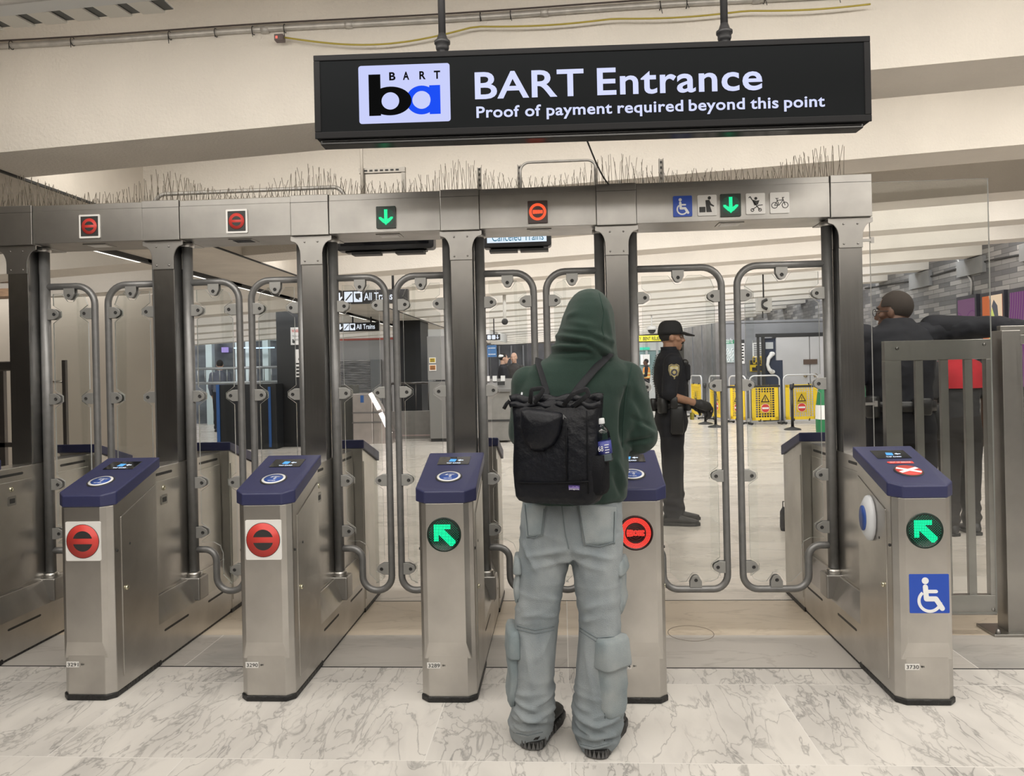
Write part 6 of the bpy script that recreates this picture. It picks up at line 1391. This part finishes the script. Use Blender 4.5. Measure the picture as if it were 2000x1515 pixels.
def cargo(px, py0, py1, Y, wx, dy, yaw, flap, side):
    a, b = at(px, py0, Y), at(px, py1, Y); H_ = a.z-b.z; m = MB(); T = Matrix.Translation((a.x, Y, b.z)) @ Matrix.Rotation(yaw, 4, 'Z')
    m.T = T; n = 12; rings = []
    for i in range(n+1):
        t = i/n; k = min(1, .55+.45*sin(pi*min(.5, t*3))) if t < .3 else (1 if t < .85 else 1-.25*(t-.85)/.15)
        w_ = wx*(1.0+.15*sin(t*9+px))*(1.15-.45*t); rings.append(ell(V((b.x-a.x)*(1-t)+.003*sin(t*14+px), 0, t*H_), w_*k, dy*k, 22, .55))
    m.loft(rings); m.T = None
    m.v = [p+V(1, 0, 0)*.003*noise.noise(p*26)+V(0, 1, 0)*.003*noise.noise(p*26+V(5, 5, 5)) for p in m.v]
    o = m.build('cargo_pocket', DENP, jeans)
    m = MB(); m.T = T; fh = H_*flap
    m.loft([ell(V(0, 0, z), wx*q, dy*q2, 22, .5) for z, q, q2 in ((H_-fh, 1.30, 1.16), (H_-fh+.008, 1.36, 1.2), (H_-.01, 1.1, 1.1), (H_+.006, .8, 1.0))]); m.T = None
    m.v = [p+V(0, 0, 1)*.004*noise.noise(p*20) for p in m.v]; m.build('pocket_flap', DENP, o)
    m = MB(); m.T = T
    for q in (-.9, .9): m.tube([V(wx*1.0*side*.2, dy*q, z*H_) for z in (.06, .3, .6, .8)], .002, 6)
    m.T = None; m.build('pocket_stitch', STI, o)
cargo(1011, 1088, 1172, 3.0, .014, .065, 0.05, .3, -1); cargo(1211, 1092, 1196, 2.99, .020, .07, -.25, .22, 1)
cargo(1001, 1224, 1372, 2.99, .022, .08, .15, .32, -1); cargo(1196, 1246, 1402, 2.872, .034, .060, -.85, .34, 1)
# frayed hems
fr = MB(); rn = random.Random(5)
for cx_, cz_, rx, ry, Yc_ in (((at(1036, 1440, 3.0).x), at(1036, 1441, 3.0).z, .055, .097, 3.0), ((at(1165, 1462, 2.95).x), at(1165, 1463, 2.95).z, .054, .094, 2.95)):
    for i in range(70):
        a_ = 2*pi*rn.random(); p = V(cx_+(rx+.004)*cos(a_), Yc_+(ry+.005)*sin(a_), cz_+.010); fr.tube([p, p+V(rn.uniform(-.012, .012)+.004*cos(a_), .006*sin(a_), -rn.uniform(.012, .034))], [.0026, .0009], 5)
fr.build('frayed_hem', mat('fray', (.58, .61, .62), .9), jeans)
SHB = mat('shoe_black', (.018, .018, .018), .6); SHW = mat('shoe_sole', (.10, .10, .10), .7)
for p_, yw in ((LH+V(0, -.085, 0), -.30), (RH+V(0, -.085, 0), -.33)):
    so_ = shoe('sneaker', man, p_, yw, 1.08, SHB, SHB, .29, .09)
    m = MB(); m.T = Matrix.Translation(p_) @ Matrix.Rotation(yw, 4, 'Z')
    for k in range(9):
        a_ = pi+pi*k/8; m.add([V(.045*cos(a_+q), .0+.028*sin(a_+q)-.0, z) for q, z in ((-.17, .006), (.17, .006), (0, .034))], [(0, 1, 2)])
        for sd in (-1, 1): y_ = .03+.028*k; m.add([V(sd*(.0535 if k > 3 else .049), y_-.011, .006), V(sd*(.0535 if k > 3 else .049), y_+.011, .006), V(sd*(.0525 if k > 3 else .048), y_, .034)], [(0, 1, 2)])
    m.T = None; m.v = [V(p.x, p.y, p.z) for p in m.v]; o = m.build('tread_teeth', mat('tread_grey', (.10, .10, .10), .6), so_); sm_ = o.modifiers.new('t', 'SOLIDIFY'); sm_.thickness = .004
# hoodie
HOOD = mat('hoodie_green', (.0088, .0265, .0195), .95, var=.3, vscale=3.2, bump=.35, bscale=520, col2=(.014, .037, .0275))
HOOD.node_tree.nodes['Principled BSDF'].inputs['Sheen Weight'].default_value = .12
h = MB()
h.loft([rowring(*q) for q in ((978, 1024, 1216, 3.015, .118), (970, 1017, 1224, 3.015, .128), (945, 1011, 1227, 3.01, .134), (900, 1006, 1228, 3.01, .14), (850, 1004, 1230, 3.01, .142), (800, 1004, 1236, 3.01, .142), (755, 1008, 1246, 3.015, .138), (725, 1023, 1240, 3.02, .128), (708, 1046, 1220, 3.02, .115), (694, 1075, 1200, 3.025, .10), (684, 1090, 1195, 3.03, .085))])
h.cap(RS, RE, .077, .066, 20); h.cap(RE, RW, .066, .046, 18); h.cap(LS, LE, .072, .062, 20); h.cap(LE, LW, .062, .044, 18)
h.ball(RE+V(-.004, -.01, .01), .07); h.ball(A(1214, 800, 3.03), (.08, .09, .12))
h.loft([rowring(*q) for q in ((712, 1064, 1208, 3.03, .10), (700, 1068, 1207, 3.03, .125), (688, 1075, 1206, 3.04, .138), (672, 1083, 1205, 3.045, .145), (655, 1089, 1203, 3.05, .148), (636, 1094, 1201, 3.05, .148), (618, 1098, 1198, 3.05, .142), (602, 1104, 1194, 3.05, .132), (588, 1110, 1187, 3.05, .115), (577, 1119, 1177, 3.05, .092), (570, 1129, 1166, 3.05, .065), (567, 1138, 1157, 3.05, .035))])
zh = lambda py: at(1140, py, 2.93).z
CR = []
for (a0, b0, a1, b1, am, wd) in ((1090, 655, 1150, 665, .010, .012), (1150, 665, 1195, 690, .010, .012), (1100, 642, 1150, 648, .006, .010), (1150, 648, 1198, 668, .007, .011), (1076, 678, 1140, 676, .010, .009), (1140, 676, 1185, 694, .010, .010), (1118, 630, 1160, 640, .005, .014), (1078, 688, 1150, 688, -.010, .007), (1095, 667, 1150, 672, -.009, .008), (1150, 676, 1190, 702, -.010, .008), (1108, 618, 1128, 610, .004, .010), (1186, 604, 1199, 690, .004, .010),
        (1225, 760, 1215, 860, -.012, .012), (1236, 790, 1262, 850, .007, .014), (1218, 870, 1275, 858, -.008, .010), (1232, 815, 1280, 838, -.006, .010), (1228, 880, 1262, 886, .006, .01), (1205, 900, 1222, 950, .008, .012), (1200, 930, 1215, 968, -.007, .01), (1214, 780, 1224, 900, -.007, .014), (1240, 745, 1262, 790, .005, .02), (1250, 830, 1284, 850, .006, .012)):
    A0, A1 = at(a0, b0, 2.93), at(a1, b1, 2.93); CR.append((A0.x, A0.z, A1.x, A1.z, am*1.75, wd*.95))
def hd_(p, n):
    d = .005*noise.noise(V(p.x*8, p.y*8, p.z*6))+.0018*noise.noise(V(p.x*22, p.y*22, p.z*18))+.004*(ridge(V(p.x*7+2, p.y*7, p.z*7))-.45)
    if n.y < .5:
        for c_ in CR: d += fold(p, *c_)
    return d
hm_ = remesh(h, .0068, 4, disp=hd_); hoodie = hm_.build('hoodie', HOOD, man)
bvh = BVHTree.FromPolygons([Vector(v) for v in hm_.v], hm_.f)
seam('hood_seam', [(1170, 572), (1180, 610), (1176, 640), (1182, 668)], bvh, mat('hood_thread', (.012, .036, .028), .95), .0018, hoodie)
seam('shoulder_seam', [(1236, 705), (1222, 770), (1217, 830), (1216, 880)], bvh, mat('hood_thread', (0, 0, 0)), .0018, hoodie)
# ---- backpack (a thing of its own) -------------------------------------------------
YB_ = 2.80; yawb = -.30
NY = mat('nylon_black', (.0045, .0055, .0095), .45, var=.35, vscale=7, bump=.5, bscale=38, spec=.28); NY2 = mat('nylon_matte', (.0035, .004, .006), .75, bump=.3, bscale=240, spec=.2); WEB = mat('webbing_black', (.0065, .0075, .011), .75, bump=.4, bscale=500)
pc = at(1092, 980, YB_); pt = at(1090, 775, YB_); BH = pt.z-pc.z
bag = thing('backpack', 'black nylon tote backpack worn on the back of the green hoodie', 'backpack', (pc.x, YB_, pc.z), yawb)
m = MB(); rings = []; n = 56
prof = [(0, .80, .70), (.02, .90, .85), (.06, .955, .98), (.15, .985, 1.05), (.3, .99, 1.08), (.45, .985, 1.06), (.6, .98, 1.0), (.72, .985, .92), (.82, 1.0, .80), (.90, 1.03, .62), (.955, 1.05, .45), (.985, 1.06, .34), (1.0, 1.06, .26)]
fine = []
for i in range(len(prof)-1):
    for k in range(5): t = k/5; fine.append(tuple(prof[i][q]*(1-t)+prof[i+1][q]*t for q in range(3)))
fine.append(prof[-1])
BW, BD = .163, .072
for t, kx, ky in fine: rings.append(ell(V(0, 0, t*BH), BW*kx, BD*ky, n, .48))
m.loft(rings)
def bagd(p):
    t = p.z/BH; w_ = noise.noise(V(p.x*6, p.y*6, p.z*6)); d = .006*noise.noise(V(p.x*11, 2, p.z*11))+.003*noise.noise(V(p.x*30, 4, p.z*30))
    if t > .86: d += .005*sin(p.x*95+5*w_)*(t-.86)/.14
    return d
m.v = [p+V(0, -1 if p.y < 0 else 1, 0)*bagd(p)+V(0, 0, .010*noise.noise(V(p.x*14, 9, 3))*(1 if p.z/BH > .9 else 0)) for p in m.v]
m.build('bag_body', NY, bag)
yb = -BD*1.06
def bx(px, py):      # picture point -> local point on the bag's outer face
    d = ray(px, py); nrm = Matrix.Rotation(yawb, 3, 'Z') @ V(0, -1, 0); o = V(pc.x, YB_, pc.z)+nrm*BD*1.04; t = (o-V(0, 0, EYE)).dot(nrm)/d.dot(nrm); return Matrix.Rotation(-yawb, 3, 'Z') @ (V(0, 0, EYE)+d*t-V(pc.x, YB_, pc.z))
# top roll edge
m = MB(); m.tube([V(-BW*1.08+2*BW*1.08*i/24, -.018+.006*sin(i*1.3), BH*(.985)+.006*sin(i*.9)) for i in range(25)], [(.016, .010)]*25, 10); m.tube([V(-BW*1.06+2*BW*1.06*i/24, -.034+.004*sin(i*1.7), BH*(.93)+.005*sin(i*1.1)) for i in range(25)], [(.012, .008)]*25, 10); m.build('rolled_top', NY, bag)
# front drop pocket
q = [bx(1020, 800), bx(1036, 798), bx(1055, 800), bx(1095, 806), bx(1100, 812), bx(1094, 845), bx(1082, 868), bx(1062, 879), bx(1040, 878), bx(1026, 860), bx(1019, 830)]
m = MB(); ctr = sum(q, V(0, 0, 0))/len(q); rr = []
for k, (sc_, dy) in enumerate(((1.02, .004), (1.0, -.012), (.9, -.026), (.7, -.036), (.4, -.042), (.05, -.044))):
    ring = []
    for i in range(len(q)):
        for t in (0, .25, .5, .75):
            a_ = q[i].lerp(q[(i+1) % len(q)], t); p = ctr+(a_-ctr)*sc_; ring.append(V(p.x, yb+dy+.004*noise.noise(V(p.x*25, k, p.z*10)), p.z))
    rr.append(ring)
m.loft(rr); m.build('drop_pocket', NY, bag)
m = MB(); zs_ = [bx(1106, 830), bx(1107, 870), bx(1108, 938)]; m.tube([V(p.x, yb-.004, p.z) for p in zs_], .0035, 6); zz = [bx(1012, 942), bx(1070, 943), bx(1150, 940)]; m.tube([V(p.x, yb-.003, p.z) for p in zz], .003, 6)
e1 = bx(1146, 800); m.tube([V(BW*.80, yb+.006, z*BH) for z in (.12, .3, .5, .7, .88)], .003, 6); m.build('piping', NY2, bag)
m = MB(); p = bx(1122, 952); T = Matrix.Translation((p.x, yb-.003, p.z)); m.T = T; m.box(-.020, .020, -.0015, .003, -.0075, .0085, 0); m.add([(-.019, -.0017, -.001), (.019, -.0017, -.001), (.019, -.0017, .003), (.010, -.0017, .0065), (.004, -.0017, .003), (-.003, -.0017, .0055), (-.010, -.0017, .002), (-.019, -.0017, .004)], [tuple(range(8))], 1); m.T = None
m.text('patagonia', .0085, T @ Matrix.Translation((-.018, -.0017, -.0062)) @ R90, 2, .004, .036, .0004); m.build('brand_patch', [mat('patch_ink', (.05, .03, .16), .6), mat('patch_violet', (.22, .16, .42), .6), mat('patch_letter', (.7, .7, .72), .6)], bag)
m = MB(); p = bx(1107, 812); m.text('A', .022, Matrix.Translation((p.x-.006, yb-.024, p.z-.010)) @ Matrix.Rotation(-.3, 4, 'Y') @ R90, 0, .002, .013, .002); m.build('zip_pull', mat('pull_silver', (.5, .52, .55), .3, .8), bag)
for pts in (((1030, 788), (1035, 761), (1061, 757), (1041, 788)), ((1096, 792), (1116, 770), (1143, 759), (1147, 770), (1116, 794))):
    loop = [V(bx(a_, b_).x, -.045-.012*(k % 4 > 0), bx(a_, b_).z) for k, (a_, b_) in enumerate(pts)]; m = MB(); lp = arcpath(loop, .006, 3); m.tube(lp, [(.003, .0085)]*len(lp), 10, flat=V(0, 1, .2)); m.build('carry_handle', WEB, bag)
# shoulder straps over the hoodie: projected on to the cloth
for k, pts in enumerate((((1047, 690), (1056, 720), (1068, 762)), ((1190, 692), (1160, 722), (1122, 768)))):
    out = []
    for i in range(13):
        t = i/12; a_, b_ = (pts[0], pts[1]) if t < .5 else (pts[1], pts[2]); u = (t*2) % 1 if t < 1 else 1; q = proj(a_[0]+(b_[0]-a_[0])*u, a_[1]+(b_[1]-a_[1])*u, bvh, .006)
        if q: out.append(q)
    first = out[0]; over = [first+V(0, .05, .018), first+V(0, .11, .012), first+V(0, .17, -.05)]
    out = over[::-1]+out
    out = [Matrix.Rotation(-yawb, 3, 'Z') @ (p-V(pc.x, YB_, pc.z)) for p in out]; out.append(V(out[-1].x, -.02, BH*.97))
    m = MB(); m.tube(out, [(.0035, .0175)]*len(out), 10, flat=V(0, 1, .35)); m.build('shoulder_strap', WEB, bag)
m = MB(); p = V(-BW*1.08, -.02, BH*.97); m.tube([p, p+V(-.012, -.004, -.012), p+V(-.022, -.006, -.03)], [(.007, .003)]*3, 8); m.build('strap_tail', WEB, bag)
m = MB(); m.cyl(p+V(.035, .02, .0), p+V(.042, .02, .03), .004, 8); m.build('buckle_pin', mat('pull_silver', (0, 0, 0)), bag)
# side mesh pocket and bottle
m = MB(); m.loft([ell(V(BW*.86, .002, z*BH), .042*k, .062*k, 24, .6) for z, k in ((.10, .85), (.14, 1), (.30, 1.02), (.46, .98))], 0, True, True); m.build('side_pocket', NY2, bag)
bp = at(1181, 882, YB_-.02); btl = thing('water_bottle', 'small clear water bottle with a blue label in the backpack side pocket', 'water bottle', (bp.x, YB_-.055, bp.z-.03), 0.)
BT = Matrix.Rotation(radians(-6), 4, 'Y')
PET = glassmat('bottle_plastic', (.80, .86, .88)); 
m = MB(); m.T = BT; m.lathe([(.0, 0), (.026, .0), (.0285, .006), (.0285, .085), (.027, .092), (.0285, .098), (.024, .112), (.016, .124), (.0125, .130), (.0125, .138)], n=28); m.build('bottle', PET, btl)
m = MB(); m.T = BT; m.lathe([(.0266, .004), (.0266, .070), (0, .0705)], n=24); m.T = None; m.build('water', mat('water_pale', (.30, .36, .40), .1, spec=.6), btl)
m = MB(); m.T = BT; m.lathe([(.0291, .028), (.0291, .074)], n=32); m.T = None
m.text('68', .026, BT @ Matrix.Translation((-.022, -.0300, .040)) @ R90, 1, .004, .018, .0008); 
for i in range(4): m.T = BT; m.add([(.002, -.0300, .062-.009*i), (.018-.002*(i % 2), -.0255, .062-.009*i), (.018-.002*(i % 2), -.0255, .059-.009*i), (.002, -.0300, .059-.009*i)], [(0, 3, 2, 1)], 1); m.T = None
m.build('label_wrap', [mat('label_blue', (.045, .055, .26), .4), mat('label_white', (.65, .66, .7), .4)], btl)
m = MB(); m.T = BT; m.lathe([(.0148, .134), (.0152, .136), (.0152, .151), (.0135, .154), (0, .1542)], n=24); m.build('cap', mat('bottle_cap', (.62, .64, .66), .4), btl)
